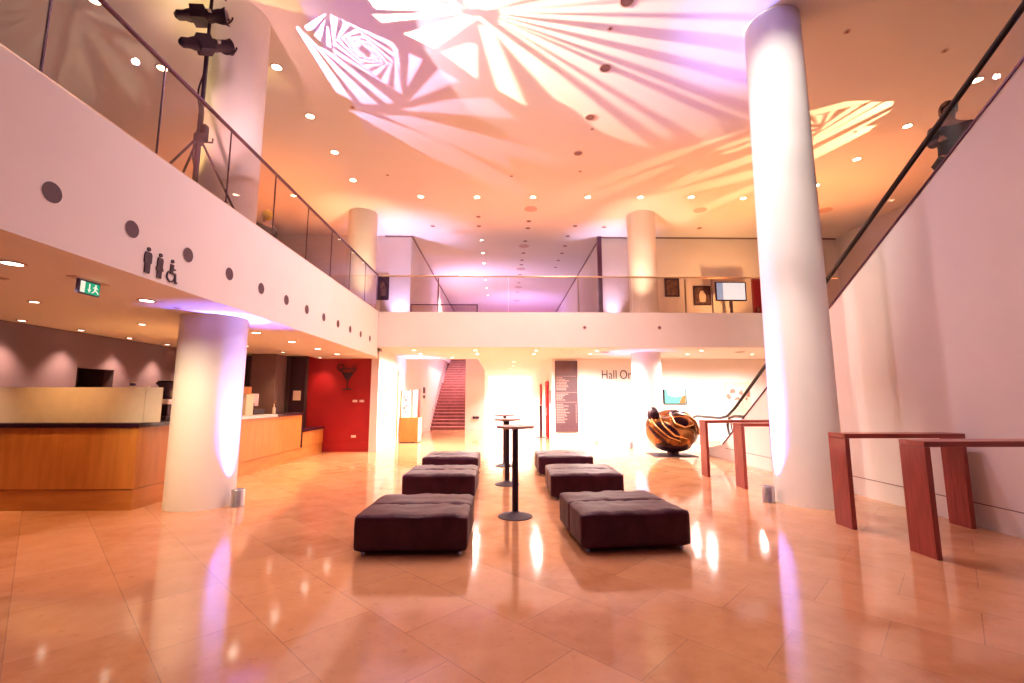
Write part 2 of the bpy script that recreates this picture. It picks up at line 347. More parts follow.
MB().prism([(-1.1, ztop(10.9)), (-0.1, 0.75), (0.3, 0.27), (0.9, 0.17), (1.7, 0.17), (1.95, 0.4), (2.05, 0.75), (1.9, 1.0), (0.2, 1.0), (-0.4, 1.12), (-1.1, zr(10.9))], 0.012, 'YZ', 0.06).build('glass_panel', 'glassclear', esc)
st = MB()
for k in range(26):
    y = 11.6 - k*0.40; z = 0.12 + k*0.26
    if y < 1.4: break
    st.box(0.2, 1.12, y-12.4, y-12.0, z-0.26, z)
st.build('step', 'blackmatt', esc)['kind'] = 'stuff'
MB().box(0.2, 1.12, -0.4, 1.9, 0, 0.03).build('landing_plate', 'steel', esc)
MB().prism([(y-12, z) for y, z in ((14.0, 0), (14.0, 0.16), (12.5, 0.2), (11.9, 0.35), (0.5, ztop(0.5)-0.1), (0.5, ztop(0.5)-1.2), (11.2, 0))], 0.1, 'YZ', 1.16).build('outer_cladding', 'white', esc)
# bent rail fixed on the wall below
br = tag(MB().tube([(XR+0.01, 11.25, 0.75), (XR-0.07, 11.25, 0.78), (XR-0.09, 11.25, 1.02), (XR-0.09, 10.6, 1.04), (XR-0.02, 10.3, 1.02), (XR+0.01, 10.25, 1.0)], 0.018, 8).build('wall_rail', 'rail', smooth=True), 'small bent dark rail fixed low on the sloping right wall', 'rail')

# ------------------------------------------------------------------ balustrades
bl = thing('glass_balustrade', 'glass balustrade with dark handrail on the left balcony edge', 'balustrade', (XL-0.06, 3.4, 4.05))
js = [-1.5, -0.28, 0.95, 2.17, 3.40, 4.62, 5.84, 7.06, 8.30, 9.5, 10.7, 11.9, 13.05]
for a, b in zip(js, js[1:]):
    MB().box(-0.006, 0.006, a-3.4+0.006, b-3.4-0.006, 0, 1.07).build('glass_panel', 'glass', bl)
for a in js[1:-1]:
    MB().box(-0.008, 0.008, a-3.4-0.007, a-3.4+0.007, 0, 1.06).build('joint_strip', 'rail', bl)
MB().tube([(0, -4.9, 1.09), (0, 3, 1.09), (0, 9.68, 1.09)], 0.026, 12).build('handrail', 'rail', bl, smooth=True)
MB().box(-0.03, 0.045, -4.9, 9.62, 0.0, 0.022).build('base_channel', 'brass', bl)
bb = thing('glass_balustrade', 'glass balustrade with brass-toned handrail on the back balcony', 'balustrade', (2.0, 13.17, 4.05))
js = [XL, -1.95, 0.12, 2.2, 3.8, 5.4, 6.2, 7.8, 9.6]
for a, b in zip(js, js[1:]):
    MB().box(a-2+0.006, b-2-0.006, -0.006, 0.006, 0, 1.07).build('glass_panel', 'glass', bb)
for a in (-1.95, 2.2, 5.4, 6.2):
    MB().box(a-2-0.02, a-2+0.02, 0.01, 0.03, 0, 1.05).build('post', 'brass', bb)
MB().tube([(XL-2, 0, 1.09), (0, 0, 1.09), (8, 0, 1.09)], 0.028, 12).build('handrail', 'brass', bb, smooth=True)
sr = thing('stair_rail', 'thin dark rail around the stair opening behind the back balustrade', 'rail', (-2.2, 16.6, 3.9))
MB().tube([(-1.25, 0, 1.1), (0, 0, 1.1), (1.2, 0, 1.1)], 0.025, 8).build('top_rail', 'rail', sr)
for x in (-1.25, 1.2): MB().tube([(x, 0, 0), (x, 0, 1.12)], 0.022, 8).build('post', 'rail', sr)
MB().box(-1.23, 1.18, -0.005, 0.005, 0.1, 1.06).build('glass_panel', 'glass', sr)

# ------------------------------------------------------------------ round openings in the left balcony front
h0 = thing('round_speaker_opening', 'round dark opening in the left balcony front, first from the near end', 'speaker opening', (XL, 2.75, 3.16), group='round openings in the left balcony front')
MB().lathe([(0.085, 0), (0.085, 0.004)], n=28, mt=Matrix.Rotation(PI/2, 4, 'Y')).build('mesh_disc', 'hole', h0)
MB().lathe([(0.085, 0.0), (0.091, 0.0), (0.091, 0.004), (0.085, 0.004)], n=28, mt=Matrix.Rotation(PI/2, 4, 'Y'), cap=False).build('trim_ring', 'column', h0, smooth=True)
h0.location.y = 3.55
for k in range(1, 12):
    dup(h0, (XL, 3.55+0.797*k, 3.16), 'round dark opening in the left balcony front, %s from the near end' % ORD[k])

# ------------------------------------------------------------------ toilet pictograms on the balcony front
def pict(name, y, z, build, label):
    t = tag(build.build(name, 'sign', loc=(XL, y, z)), label, 'sign', 'toilet pictograms')
    return t
def disc(mb, cy, cz, r, n=16, d=0.012, o=0.0):
    return mb.prism([(cy+r*math.cos(2*PI*k/n), cz+r*math.sin(2*PI*k/n)) for k in range(n)], d, 'YZ', o)
m = MB(); disc(m, 0, 0.118, 0.022)
m.prism([(-0.048, 0.06), (-0.035, 0.088), (0.035, 0.088), (0.048, 0.06), (0.048, -0.02), (0.034, -0.03), (0.034, -0.13), (-0.034, -0.13), (-0.034, -0.03), (-0.048, -0.02)], 0.012, 'YZ')
pict('man_pictogram', 4.575, 2.915, m, 'aubergine pictogram of a standing man on the balcony front')
m = MB(); disc(m, 0, 0.118, 0.021)
m.prism([(-0.040, 0.06), (-0.03, 0.088), (0.03, 0.088), (0.040, 0.06), (0.036, 0.0), (0.052, -0.045), (0.03, -0.055), (0.03, -0.13), (-0.03, -0.13), (-0.03, -0.055), (-0.052, -0.045), (-0.036, 0.0)], 0.012, 'YZ')
pict('woman_pictogram', 4.74, 2.905, m, 'aubergine pictogram of a standing woman on the balcony front')
m = MB(); disc(m, -0.005, 0.11, 0.021)
m.prism([(-0.03, 0.075), (0.018, 0.075), (0.015, 0.035), (0.05, 0.03), (0.05, 0.018), (0.012, 0.012), (0.012, -0.01), (0.058, -0.015), (0.070, -0.105), (0.088, -0.105), (0.085, -0.122), (0.052, -0.122), (0.040, -0.035), (-0.03, -0.03)], 0.012, 'YZ')
ring = [(-0.012+0.065*math.cos(a), -0.06+0.065*math.sin(a)) for a in [math.radians(110+k*16) for k in range(16)]]
ins = [(-0.012+0.050*math.cos(a), -0.06+0.050*math.sin(a)) for a in [math.radians(110+k*16) for k in range(16)]]
m.prism(ring + ins[::-1], 0.012, 'YZ')
pict('wheelchair_pictogram', 4.92, 2.90, m, 'aubergine wheelchair pictogram on the balcony front')

# ------------------------------------------------------------------ exit sign
ex = thing('exit_sign', 'green lit emergency exit sign with running figure under the left ceiling', 'exit sign', (-4.3, 4.67, 2.73)); ex.scale = (1, 0.88, 0.88)
MB().box(-0.05, 0.05, -0.22, 0.22, -0.012, 0).build('mounting_plate', 'ring', ex)
MB().box(-0.014, 0.014, -0.14, 0.14, -0.175, -0.012).build('housing', 'exitblue', ex)
MB().box(0.014, 0.017, -0.055, 0.132, -0.165, -0.03).build('face', 'green', ex)
MB().box(0.0135, 0.0175, -0.115, -0.06, -0.160, -0.03).build('door_symbol', 'exitwhite', ex)
m = MB(); m.prism([(-0.012, -0.045), (0.004, -0.045), (0.004, -0.11), (0.02, -0.11), (-0.004, -0.15), (-0.028, -0.11), (-0.012, -0.11)], 0.0035, 'YZ', 0.015)
m.build('arrow_symbol', 'exitwhite', ex)
m = MB(); disc(m, 0.075, -0.052, 0.013, 12, 0.0035, 0.015)
m.prism([(0.055, -0.068), (0.085, -0.062), (0.108, -0.085), (0.100, -0.094), (0.085, -0.082), (0.086, -0.108), (0.112, -0.125), (0.125, -0.15), (0.112, -0.15), (0.098, -0.132), (0.072, -0.118), (0.058, -0.135), (0.034, -0.15), (0.03, -0.14), (0.052, -0.125), (0.062, -0.10), (0.062, -0.082), (0.048, -0.092), (0.040, -0.088)], 0.0035, 'YZ', 0.015)
m.build('running_figure', 'exitwhite', ex)

# ------------------------------------------------------------------ bar counter
cn = thing('bar_counter', 'long L-shaped oak bar counter with black worktop at the left', 'bar counter', (-5.15, 6.55, 0)); cn.scale.z = 1.05
d = Vector((-5.20+5.05, 13.63-6.53)); L1 = d.length; ang = math.atan2(-d.x, d.y)
MB().bevelled(-2.98, 0.04, 0.0, 0.62, 0.27, 1.065, 0.004).build('front_panel', 'oak', cn)
MB().bevelled(-2.98, 0.04, 0.015, 0.62, 0.0, 0.262, 0.004).build('plinth', 'oakstep', cn)
side = MB(); R = Matrix.Rotation(ang, 4, 'Z')
MB().box(-0.62, 0.03, 0.60, 5.50, 0.27, 1.065, R).build('side_panel', 'oak', cn)
MB().box(-0.50, 0.015, 0.60, 7.06, 0.0, 0.262, R).build('plinth', 'oakstep', cn)
MB().box(-0.50, 0.03, 5.51, 7.05, 0.27, 0.64, R).build('lower_panel', 'oak', cn)
MB().box(-2.98, 0.07, -0.03, 0.66, 1.068, 1.125).build('worktop', 'black', cn)
MB().box(-0.68, 0.06, 0.60, 2.4, 1.068, 1.124, R).build('worktop', 'black', cn)
MB().box(-0.68, 0.06, 2.401, 4.1, 1.068, 1.125, R).build('steel_worktop', 'steel', cn)
MB().box(-0.68, 0.06, 4.101, 5.57, 1.068, 1.124, R).build('worktop', 'black', cn)
MB().box(-0.66, 0.045, 5.505, 5.57, 0.27, 1.067, R).build('end_riser', 'black', cn)
MB().box(-0.50, 0.06, 5.572, 7.06, 0.645, 0.70, R).build('low_worktop', 'black', cn)

scn = thing('counter_screen', 'long cream screen panel standing on the bar counter', 'counter screen', (-5.2, 6.72, 1.182))
MB().box(-2.93, 0.02, -0.012, 0.012, 0, 0.50).build('long_panel', 'screen', scn)
MB().box(0.022, 0.22, -0.012, 0.012, 0, 0.50, Matrix.Translation((0.02, 0, 0)) @ Matrix.Rotation(math.radians(22), 4, 'Z') @ Matrix.Translation((-0.02, 0, 0))).build('end_panel', 'screen', scn)

# coffee grinder, espresso machine and cups behind the screen
gr = thing('coffee_grinder', 'black coffee grinder with wide hopper beside the counter screen', 'coffee grinder', (-5.40, 7.42, 1.182))
MB().bevelled(-0.1, 0.1, -0.1, 0.1, 0, 0.07, 0.01).build('base', 'blackmatt', gr)
MB().bevelled(-0.07, 0.07, -0.05, 0.08, 0.07, 0.38, 0.02).build('body', 'darkbronze', gr)
MB().lathe([(0.05, 0.38), (0.06, 0.45), (0.14, 0.58), (0.14, 0.60)], n=24).build('hopper', 'blackmatt', gr, smooth=True)
MB().lathe([(0.12, 0.60), (0.13, 0.62), (0.03, 0.64)], n=24).build('hopper_lid', 'black', gr, smooth=True)
MB().bevelled(-0.03, 0.13, -0.12, -0.02, 0.25, 0.33, 0.01).build('doser', 'steel', gr)
em = thing('espresso_machine', 'dark espresso machine with cups on top behind the white column', 'espresso machine', (-5.50, 7.88, 1.182))
MB().bevelled(-0.24, 0.2, -0.25, 0.25, 0, 0.12, 0.02).build('drip_base', 'darkbronze', em)
MB().bevelled(-0.24, -0.02, -0.25, 0.25, 0.12, 0.38, 0.02).build('body', 'blackmatt', em)
MB().bevelled(-0.24, 0.2, -0.25, 0.25, 0.38, 0.46, 0.02).build('top_deck', 'steel', em)
for y in (-0.13, 0.13):
    MB().lathe([(0.035, 0.30), (0.035, 0.38)], (0.09, y, 0), 16).build('group_head', 'steel', em)
    MB().tube([(0.09, y, 0.30), (0.24, y, 0.27)], 0.014, 8).build('portafilter', 'blackmatt', em)
MB().tube([(0.17, -0.22, 0.36), (0.2, -0.235, 0.22), (0.19, -0.235, 0.14)], 0.007, 6).build('steam_wand', 'steel', em)
cu = thing('coffee_cup', 'small teal and white cup on the screen-side shelf, left one', 'cup', (-5.56, 7.06, 1.182))
for i, (x, y, lab) in enumerate(((-5.62, 7.02, 'small tall paper cup left of the coffee grinder, taller stack'), (-5.52, 7.18, 'small paper cup stack right beside the coffee grinder hopper'))):
    if i == 0: t = cu; t.location = (x, y, 1.182); t['label'] = lab
    else: t = thing('coffee_cup', lab, 'cup', (x, y, 1.182))
    hh = 0.58 if i == 0 else 0.52
    MB().lathe([(0.028, 0), (0.036, hh), (0.036, hh+0.01)], n=20).build('cup_stack', 'cream', t, smooth=True)
    MB().lathe([(0.038, hh-0.05), (0.040, hh-0.01)], n=20).build('teal_band', 'tvteal' if False else 'exitblue', t, smooth=True)
# till
ti = thing('cash_till', 'white and black cash till on the counter right of the thick column', 'till', (-5.60, 10.15, 1.182))
MB().bevelled(-0.16, 0.16, -0.05, 0.42, 0, 0.12, 0.01).build('drawer', 'blackmatt', ti)
MB().box(-0.02, 0.02, 0.15, 0.22, 0.12, 0.25).build('stand', 'blackmatt', ti)
MB().bevelled(-0.05, 0.02, -0.02, 0.40, 0.18, 0.46, 0.015).build('monitor', 'steel', ti)
MB().box(-0.18, 0.16, -0.36, -0.08, 0.0, 0.44).build('side_case', 'cream', ti)
bx = tag(MB().bevelled(-0.12, 0.12, -0.16, 0.16, 0, 0.16, 0.008).build('orange_box', 'oak', loc=(-5.62, 9.92, 1.624)), 'orange box lying on top of the cash till', 'box')
for x, y, h, lab in ((-5.45, 11.0, 0.22, 'small pale bottle right of the till, nearer one'), (-5.55, 11.25, 0.26, 'dark bottle right of the till, farther one')):
    t = thing('bottle', lab, 'bottle', (x, y, 1.182))
    MB().lathe([(0.035, 0), (0.035, h*0.6), (0.012, h*0.75), (0.012, h)], n=16).build('body', 'cream' if h < 0.24 else 'blackmatt', t, smooth=True)
    MB().cyl(0.015, h, h+0.02, n=12).build('cap', 'oak', t)
# notice on the black door, plates on the red wall
tag(MB().bevelled(-0.11, 0.11, -0.01, 0, -0.14, 0.14, 0.003).build('notice', 'notice', loc=(-6.05, 13.50, 1.63)), 'pale notice sheet on the black door', 'notice')
for x, z, wd, lab, mm in ((-4.42, 1.47, 0.10, 'pale switch plate under the cocktail sign, left of two', 'plug'), (-4.22, 1.47, 0.10, 'dim switch plate under the cocktail sign, right of two', 'notice'), (-4.42, 0.44, 0.10, 'pale socket low on the red wall', 'plug')):
    t = thing('switch_plate', lab, 'switch', (x, 13.70, z))
    MB().bevelled(-wd/2-0.02, wd/2+0.02, -0.01, 0, -0.035, 0.035, 0.003).build('plate', mm, t)
    MB().box(-0.02, 0.02, -0.014, -0.01, -0.015, 0.015).build('rocker', 'cream', t)
# cocktail sign
ck = thing('cocktail_sign', 'black cocktail glass sign with citrus slice and straw on the red wall', 'sign', (-4.66, 13.70, 1.8))
m = MB(); m.tube([(-0.24, -0.03, 0.62), (0.24, -0.03, 0.62)], 0.016, 8); m.tube([(-0.24, -0.03, 0.62), (0, -0.03, 0.28)], 0.018, 8); m.tube([(0.24, -0.03, 0.62), (0, -0.03, 0.28)], 0.018, 8)
m.build('bowl', 'sign', ck)
MB().prism([(-0.17, 0.52), (0.17, 0.52), (0.0, 0.30)], 0.012, 'XZ', -0.036).build('drink', 'sign', ck)
MB().tube([(0, -0.03, 0.29), (0, -0.03, 0.04)], 0.016, 8).build('stem', 'sign', ck)
MB().lathe([(0.17, 0), (0.17, 0.012), (0.03, 0.05)], (0, -0.045, 0.0), 24, mt=Matrix.Diagonal((1, 0.25, 1, 1))).build('foot', 'sign', ck)
MB().tube([(-0.22+0.10*math.cos(a), -0.03, 0.66+0.10*math.sin(a)) for a in [2*PI*k/20 for k in range(21)]], 0.016, 8).build('citrus_slice', 'sign', ck)
MB().tube([(0.0, -0.035, 0.34), (0.20, -0.035, 0.74), (0.27, -0.035, 0.72)], 0.012, 8).build('straw', 'sign', ck)
# ------------------------------------------------------------------ leather ottomans
def cushion_mesh(seed, wx, wy, h, z0):
    """rounded cushion block with a slightly domed, creased top"""
    bm = bmesh.new(); nx, ny, nz = 36, 18, 10
    bmesh.ops.create_cube(bm, size=2)
    bmesh.ops.subdivide_edges(bm, edges=bm.edges[:], cuts=17, use_grid_fill=True)
    r = 0.045
    for v in bm.verts:
        x, y, z = v.co
        X, Y, Z = x*wx/2, y*wy/2, z*h/2
        cx = max(-wx/2+r, min(wx/2-r, X)); cy = max(-wy/2+r, min(wy/2-r, Y)); cz = max(-h/2+r, min(h/2-r, Z))
        d = Vector((X-cx, Y-cy, Z-cz))
        # spread verts into the rounding
        dd = Vector((X, Y, Z)) - Vector((cx, cy, cz))
        if dd.length > 1e-9: p = Vector((cx, cy, cz)) + dd.normalized()*r
        else: p = Vector((X, Y, Z))
        top = max(0, z)
        ex = 1-abs(x)**4; ey = 1-abs(y)**4
        p.z += 0.012*top*ex*ey
        # soft puckers running in from the seam
        n = noise.noise(Vector((p.x*9+seed, p.y*3, seed)))
        n2 = noise.noise(Vector((p.x*4+seed*2, p.y*6, seed+4)))
        if z > 0.95:
            sm = math.exp(-abs(abs(p.y)-wy/2)*9); cr = noise.noise(Vector((p.x*22+seed, p.y*2.5, seed)))
            p.z += 0.009*n + 0.011*n2 + 0.016*cr*sm
        elif abs(y) > 0.95: p.y += (0.006*n + 0.010*noise.noise(Vector((p.x*3, p.z*7, seed))))*(1 if y > 0 else -1) - 0.004
        elif abs(x) > 0.95: p.x += (0.005*noise.noise(Vector((p.y*6, p.z*7, seed))))*(1 if x > 0 else -1)
        v.co = p + Vector((0, 0, z0+h/2))
    me = bpy.data.meshes.new('cushion'); bm.to_mesh(me); bm.free()
    for p in me.polygons: p.use_smooth = True
    me.materials.append(M['leather']); return me
def ottoman(x, y, w, dp, rz, label, seed):
    t = thing('leather_ottoman', label, 'ottoman', (x, y, 0), rz, 'brown leather ottomans')
    for s in (-1, 1):
        o = bpy.data.objects.new('cushion', cushion_mesh(seed+s, w, dp/2+0.004, 0.345, 0.035)); COL.objects.link(o)
        o.parent = t; o.location = (0, s*dp/4, 0)
    MB().bevelled(-w/2+0.06, w/2-0.06, -dp/2+0.06, dp/2-0.06, 0.022, 0.06, 0.004).build('base_board', 'blackmatt', t)
    for sx in (-1, 1):
        for sy in (-1, 1):
            MB().lathe([(0.022, 0), (0.018, 0.024)], (sx*(w/2-0.08), sy*(dp/2-0.08), 0), 12).build('foot', 'steel', t)
    return t
ottoman(-0.91, 5.16, 1.11, 1.03, 0.0, 'brown leather ottoman nearest the camera in the left row', 1)
ottoman(-0.99, 7.62, 1.11, 1.03, 0.0, 'brown leather ottoman in the middle of the left row', 11)
ottoman(-1.06, 9.72, 1.11, 1.03, 0.0, 'brown leather ottoman farthest back in the left row', 21)
ottoman(1.29, 5.28, 1.14, 1.08, math.radians(5), 'brown leather ottoman nearest the camera in the right row', 31)
ottoman(1.28, 7.68, 1.12, 1.16, math.radians(-1), 'brown leather ottoman in the middle of the right row', 41)
ottoman(1.24, 9.85, 1.11, 1.06, math.radians(1), 'brown leather ottoman farthest back in the right row', 51)

# ------------------------------------------------------------------ poser tables
pt = thing('poser_table', 'tall round poser table nearest the camera between the ottomans', 'poser table', (0.15, 6.15, 0), group='tall round poser tables')
MB().lathe([(0.225, 0), (0.225, 0.008), (0.20, 0.02), (0.06, 0.055), (0.045, 0.07)], n=40).build('base', 'blackmatt', pt, smooth=True)
MB().cyl(0.042, 0.06, 1.13, n=24).build('pole', 'blackmatt', pt, smooth=True)
MB().lathe([(0.13, 1.118), (0.13, 1.130)], n=24).build('support_plate', 'blackmatt', pt)
MB().lathe([(0.245, 1.130), (0.25, 1.134), (0.25, 1.158), (0.246, 1.162)], n=48).build('table_top', 'tabletop', pt, smooth=True)
dup(pt, (0.06, 8.42, 0), 'tall round poser table in the middle of the row of three')
dup(pt, (0.02, 10.75, 0), 'tall round poser table farthest back in the row of three')

# ------------------------------------------------------------------ red-brown bar tables against the right wall
def bar_table(x0, x1, y0, y1, label):
    t = thing('bar_table', label, 'bar table', ((x0+x1)/2, (y0+y1)/2, 0), 0, 'red-brown wooden bar tables'); w = (x1-x0)/2; d = (y1-y0)/2
    MB().bevelled(-w, w, -d, d, 1.045, 1.10, 0.003).build('table_top', 'redwoodtop', t)
    MB().bevelled(-w, -w+0.055, -d, d, 0.0, 1.043, 0.003).build('leg', 'redwood', t)
    MB().bevelled(w-0.055, w, -d, d, 0.0, 1.043, 0.003).build('leg', 'redwood', t)
    jn = MB()
    for k in range(5):
        yy = -d + (k+0.5)*2*d/5
        jn.box(-w-0.0012, -w+0.012, yy-0.012, yy+0.012, 1.047, 1.098)
    jn.build('finger_joint', 'redwood', t)
    return t
bar_table(4.09, 5.56, 4.45, 4.74, 'red-brown wooden bar table nearest the camera, cut by the right picture edge')
bar_table(4.07, 5.54, 5.47, 5.75, 'red-brown wooden bar table just behind the nearest one')
bar_table(4.09, 5.56, 7.90, 8.20, 'red-brown wooden bar table right behind the tall right column')
bar_table(4.00, 5.50, 9.12, 9.40, 'red-brown wooden bar table farthest back beside the sculpture')

# ------------------------------------------------------------------ uplight cans
def can(x, y, label, s=1.0, g='steel uplight cans on the floor'):
    t = thing('uplight_can', label, 'uplight', (x, y, 0), 0, g)
    MB().lathe([(0.088*s, 0), (0.092*s, 0.01), (0.088*s, 0.02), (0.088*s, 0.22*s), (0.08*s, 0.235*s), (0.075*s, 0.235*s), (0.07*s, 0.18*s)], n=28, cap=False).build('housing', 'steel', t, smooth=True)
    MB().lathe([(0.0705*s, 0.165*s), (0.0705*s, 0.18*s)], n=24).build('lens', 'lens', t)
    return t
can(-3.80, 6.80, 'steel uplight can at the foot of the thick left column')
can(3.93, 6.93, 'steel uplight can at the foot of the tall right column')
can(3.35, 16.7, 'small uplight can at the foot of the hall entrance wall', 0.9)
can(3.95, 14.4, 'small uplight can left of the far column', 0.9)
for (x, y, tx, ty) in ((-3.84, 6.80, -4.12, 6.84), (3.965, 6.90, 4.32, 6.87)):
    lamp('column_uplight', 'SPOT', (x, y, 0.22), (0.28, 0.30, 1.0), 1900 if x < 0 else 3400, (tx, ty, 2.4 if x < 0 else 5.0), 0.03, 30, 1.0)
    lamp('column_uplight', 'SPOT', (x, y, 0.22), (0.16, 0.16, 1.0), 900, (x*0.97+tx*0.03, ty, 6), 0.03, 60, 1.0)

# ------------------------------------------------------------------ bronze sculpture
sc = thing('bronze_sculpture', 'polished bronze and dark rounded abstract sculpture on a black plate', 'sculpture', (4.66, 12.75, 0))
MB().bevelled(-0.62, 0.52, -0.48, 0.48, 0, 0.015, 0.003).build('base_plate', 'blackmatt', sc)
MB().lathe([(0.17, 0.012), (0.15, 0.14)], (0.0, 0, 0), 24).build('neck', 'darkbronze', sc, smooth=True)
def blob(rx, ry, rz, c, sub=4, cut=None, nz=0.0, seed=0):
    bm = bmesh.new(); bmesh.ops.create_icosphere(bm, subdivisions=sub, radius=1)
    for v in bm.verts:
        p = v.co.copy(); k = 1 + nz*noise.noise(p*1.7+Vector((seed, 0, 0)))
        if cut: k *= cut(p)
        v.co = Vector((p.x*rx*k+c[0], p.y*ry*k+c[1], p.z*rz*k+c[2]))
    b = MB(); b.bm.free(); b.bm = bm; return b
def dent(p):
    # scooped saddle in the crown between two lobes
    k = 1.0
    q = p - Vector((-0.35, -0.25, 0.9)); k -= 0.34*math.exp(-q.length_squared*5)
    q = p - Vector((0.45, -0.35, 0.82)); k -= 0.22*math.exp(-q.length_squared*12)
    q = p - Vector((-0.85, -0.2, 0.48)); k += 0.10*math.exp(-q.length_squared*8)
    return k
blob(0.70, 0.68, 0.60, (0, 0, 0.70), 5, dent, 0.05).build('body', 'bronze', sc, smooth=True)
def patch(name, m, u0, w, h, th, ph, tilt=0.0, bulge=1.01):
    """a raised lens-shaped inlay on the body at heading th, elevation ph (degrees)"""
    bm = bmesh.new(); n = 10; rings = []
    a, e = math.radians(th), math.radians(ph)
    for i in range(n+1):
        t = i/n; ring = []
        for k in range(32):
            f = 2*PI*k/32; uu = w*t*math.cos(f); vv = h*t*math.sin(f)
            ur = uu*math.cos(tilt)-vv*math.sin(tilt); vr = uu*math.sin(tilt)+vv*math.cos(tilt)
            A = a + ur/max(0.3, math.cos(e)); B = e + vr
            d = Vector((math.cos(B)*math.cos(A), math.cos(B)*math.sin(A), math.sin(B)))
            kk = (1 + 0.05*noise.noise(d*1.7))*dent(d)*(bulge + 0.02*(1-t*t) - (0.03 if i == n else 0))
            ring.append(bm.verts.new((d.x*0.70*kk, d.y*0.68*kk, d.z*0.60*kk+0.70)))
        rings.append(ring)
    for x, y in zip(rings, rings[1:]):
        for k in range(32):
            try: bm.faces.new((x[k], x[(k+1) % 32], y[(k+1) % 32], y[k]))
            except ValueError: pass
    bmesh.ops.remove_doubles(bm, verts=bm.verts, dist=1e-5)
    b = MB(); b.bm.free(); b.bm = bm
    return b.build(name, m, sc, smooth=True)
patch('dark_inlay', 'darkbronze', 0, 0.60, 0.30, 240, -2, -0.65)
patch('dark_inlay', 'darkbronze', 0, 0.34, 0.24, 272, 24, -0.2)
patch('dark_inlay', 'darkbronze', 0, 0.42, 0.28, 285, 58, 0.1, 1.03)
patch('dark_inlay', 'darkbronze', 0, 0.16, 0.42, 335, 8, -0.3)
patch('dark_inlay', 'darkbronze', 0, 0.60, 0.10, 215, -14, -0.8)
blob(0.50, 0.50, 0.22, (0, 0, 0.30), 4).build('dark_underside', 'darkbronze', sc, smooth=True)
def ridge(ths, phs, r=0.022):
    pts = []
    n = 26
    for i in range(n):
        t = i/(n-1); s_ = t*(len(ths)-1); j = min(int(s_), len(ths)-2); f = s_-j; f = f*f*(3-2*f)
        A = math.radians(ths[j]+(ths[j+1]-ths[j])*f); B = math.radians(phs[j]+(phs[j+1]-phs[j])*f)
        d = Vector((math.cos(B)*math.cos(A), math.cos(B)*math.sin(A), math.sin(B)))
        k = (1+0.05*noise.noise(d*1.7))*dent(d)*1.035
        pts.append((d.x*0.70*k, d.y*0.68*k, d.z*0.60*k+0.70))
    MB().tube(pts, [r*(0.4+0.6*math.sin(PI*max(0.05, min(0.95, i/(n-1))))) for i in range(n)], 8).build('gold_ridge', 'gold', sc, smooth=True)
ridge([200, 222, 245, 268], [30, 6, -16, -26]); ridge([218, 236, 256, 284], [38, 10, -12, -20]); ridge([248, 258, 278, 300], [48, 18, 8, 14])
ridge([300, 318, 328], [50, 20, -12])
# the two dark lobes standing up from the crown
blob(0.15, 0.22, 0.24, (-0.54, -0.10, 1.07), 4).build('dark_lobe', 'darkbronze', sc, smooth=True)
blob(0.25, 0.24, 0.14, (0.12, -0.10, 1.10), 4).build('dark_lobe', 'darkbronze', sc, smooth=True)
MB().tube([(0.12+0.25*math.cos(a), -0.10+0.23*math.sin(a), 1.08+0.04*math.sin(2*a)) for a in [2*PI*k/28 for k in range(29)]], 0.02, 8).build('gold_ridge', 'gold', sc, smooth=True)

# ------------------------------------------------------------------ information cabinet at the passage wall
kb = thing('information_cabinet', 'orange oak cabinet with upright poster panels against the passage wall', 'cabinet', (-3.40, 16.75, 0))
MB().bevelled(-0.30, 0.36, -0.36, 0.36, 0.03, 0.88, 0.005).build('body', 'oakdeep', kb)
MB().box(-0.28, 0.28, -0.34, 0.34, 0, 0.03).build('plinth', 'blackmatt', kb)
MB().box(0.360, 0.366, -0.35, 0.35, 0.04, 0.87).build('white_side', 'cream', kb)
MB().box(-0.30, -0.25, -0.3, -0.26, 0.88, 1.85).build('oak_upright', 'oakdeep', kb)
MB().box(-0.25, 0.02, -0.30, -0.28, 0.88, 1.82).build('poster_panel', 'cream', kb)
pp = MB()
for x, z, r in ((-0.17, 1.6, 0.04), (-0.10, 1.5, 0.05), (-0.05, 1.62, 0.03), (-0.15, 1.22, 0.05), (-0.07, 1.3, 0.04), (-0.1, 1.08, 0.03)):
    pp.prism([(x+r*math.cos(a), z+r*1.3*math.sin(a)) for a in [2*PI*k/10 for k in range(10)]], -0.003, 'XZ', -0.30)
pp.build('poster_print', 'blotch', kb)
MB().box(0.03, 0.06, -0.3, -0.26, 0.88, 1.86).build('white_upright', 'plug', kb)
MB().box(0.26, 0.30, 0.10, 0.34, 0.88, 1.92).build('oak_upright', 'redwood', kb)
MB().box(0.10, 0.25, 0.0, 0.02, 0.88, 1.86).build('leaflet_panel', 'notice', kb)
# framed print on the passage wall
fr = thing('framed_print', 'pale print in a thin pink frame on the passage wall', 'picture', (-3.73, 14.72, 1.5))
b = MB(); b.box(0, 0.03, -0.42, -0.38, -0.4, 0.4).box(0, 0.03, 0.38, 0.42, -0.4, 0.4).box(0, 0.03, -0.38, 0.38, -0.4, -0.36).box(0, 0.03, -0.38, 0.38, 0.36, 0.4); b.build('frame', 'ring', fr)
MB().box(0, 0.012, -0.38, 0.38, -0.36, 0.36).build('print', 'cream', fr)
for y, z, hh, lab in ((23.0-1.6, 1.95, 0.14, 'upper small dark plaque on the wall beside the stairs'), (23.0-1.6, 1.65, 0.07, 'lower small dark plaque on the wall beside the stairs')):
    tag(MB().bevelled(0, 0.02, -0.28, 0.28, -hh, hh, 0.004).build('wall_plaque', 'sign', loc=(-3.73, y, z)), lab, 'plaque', 'dark plaques beside the stairs')

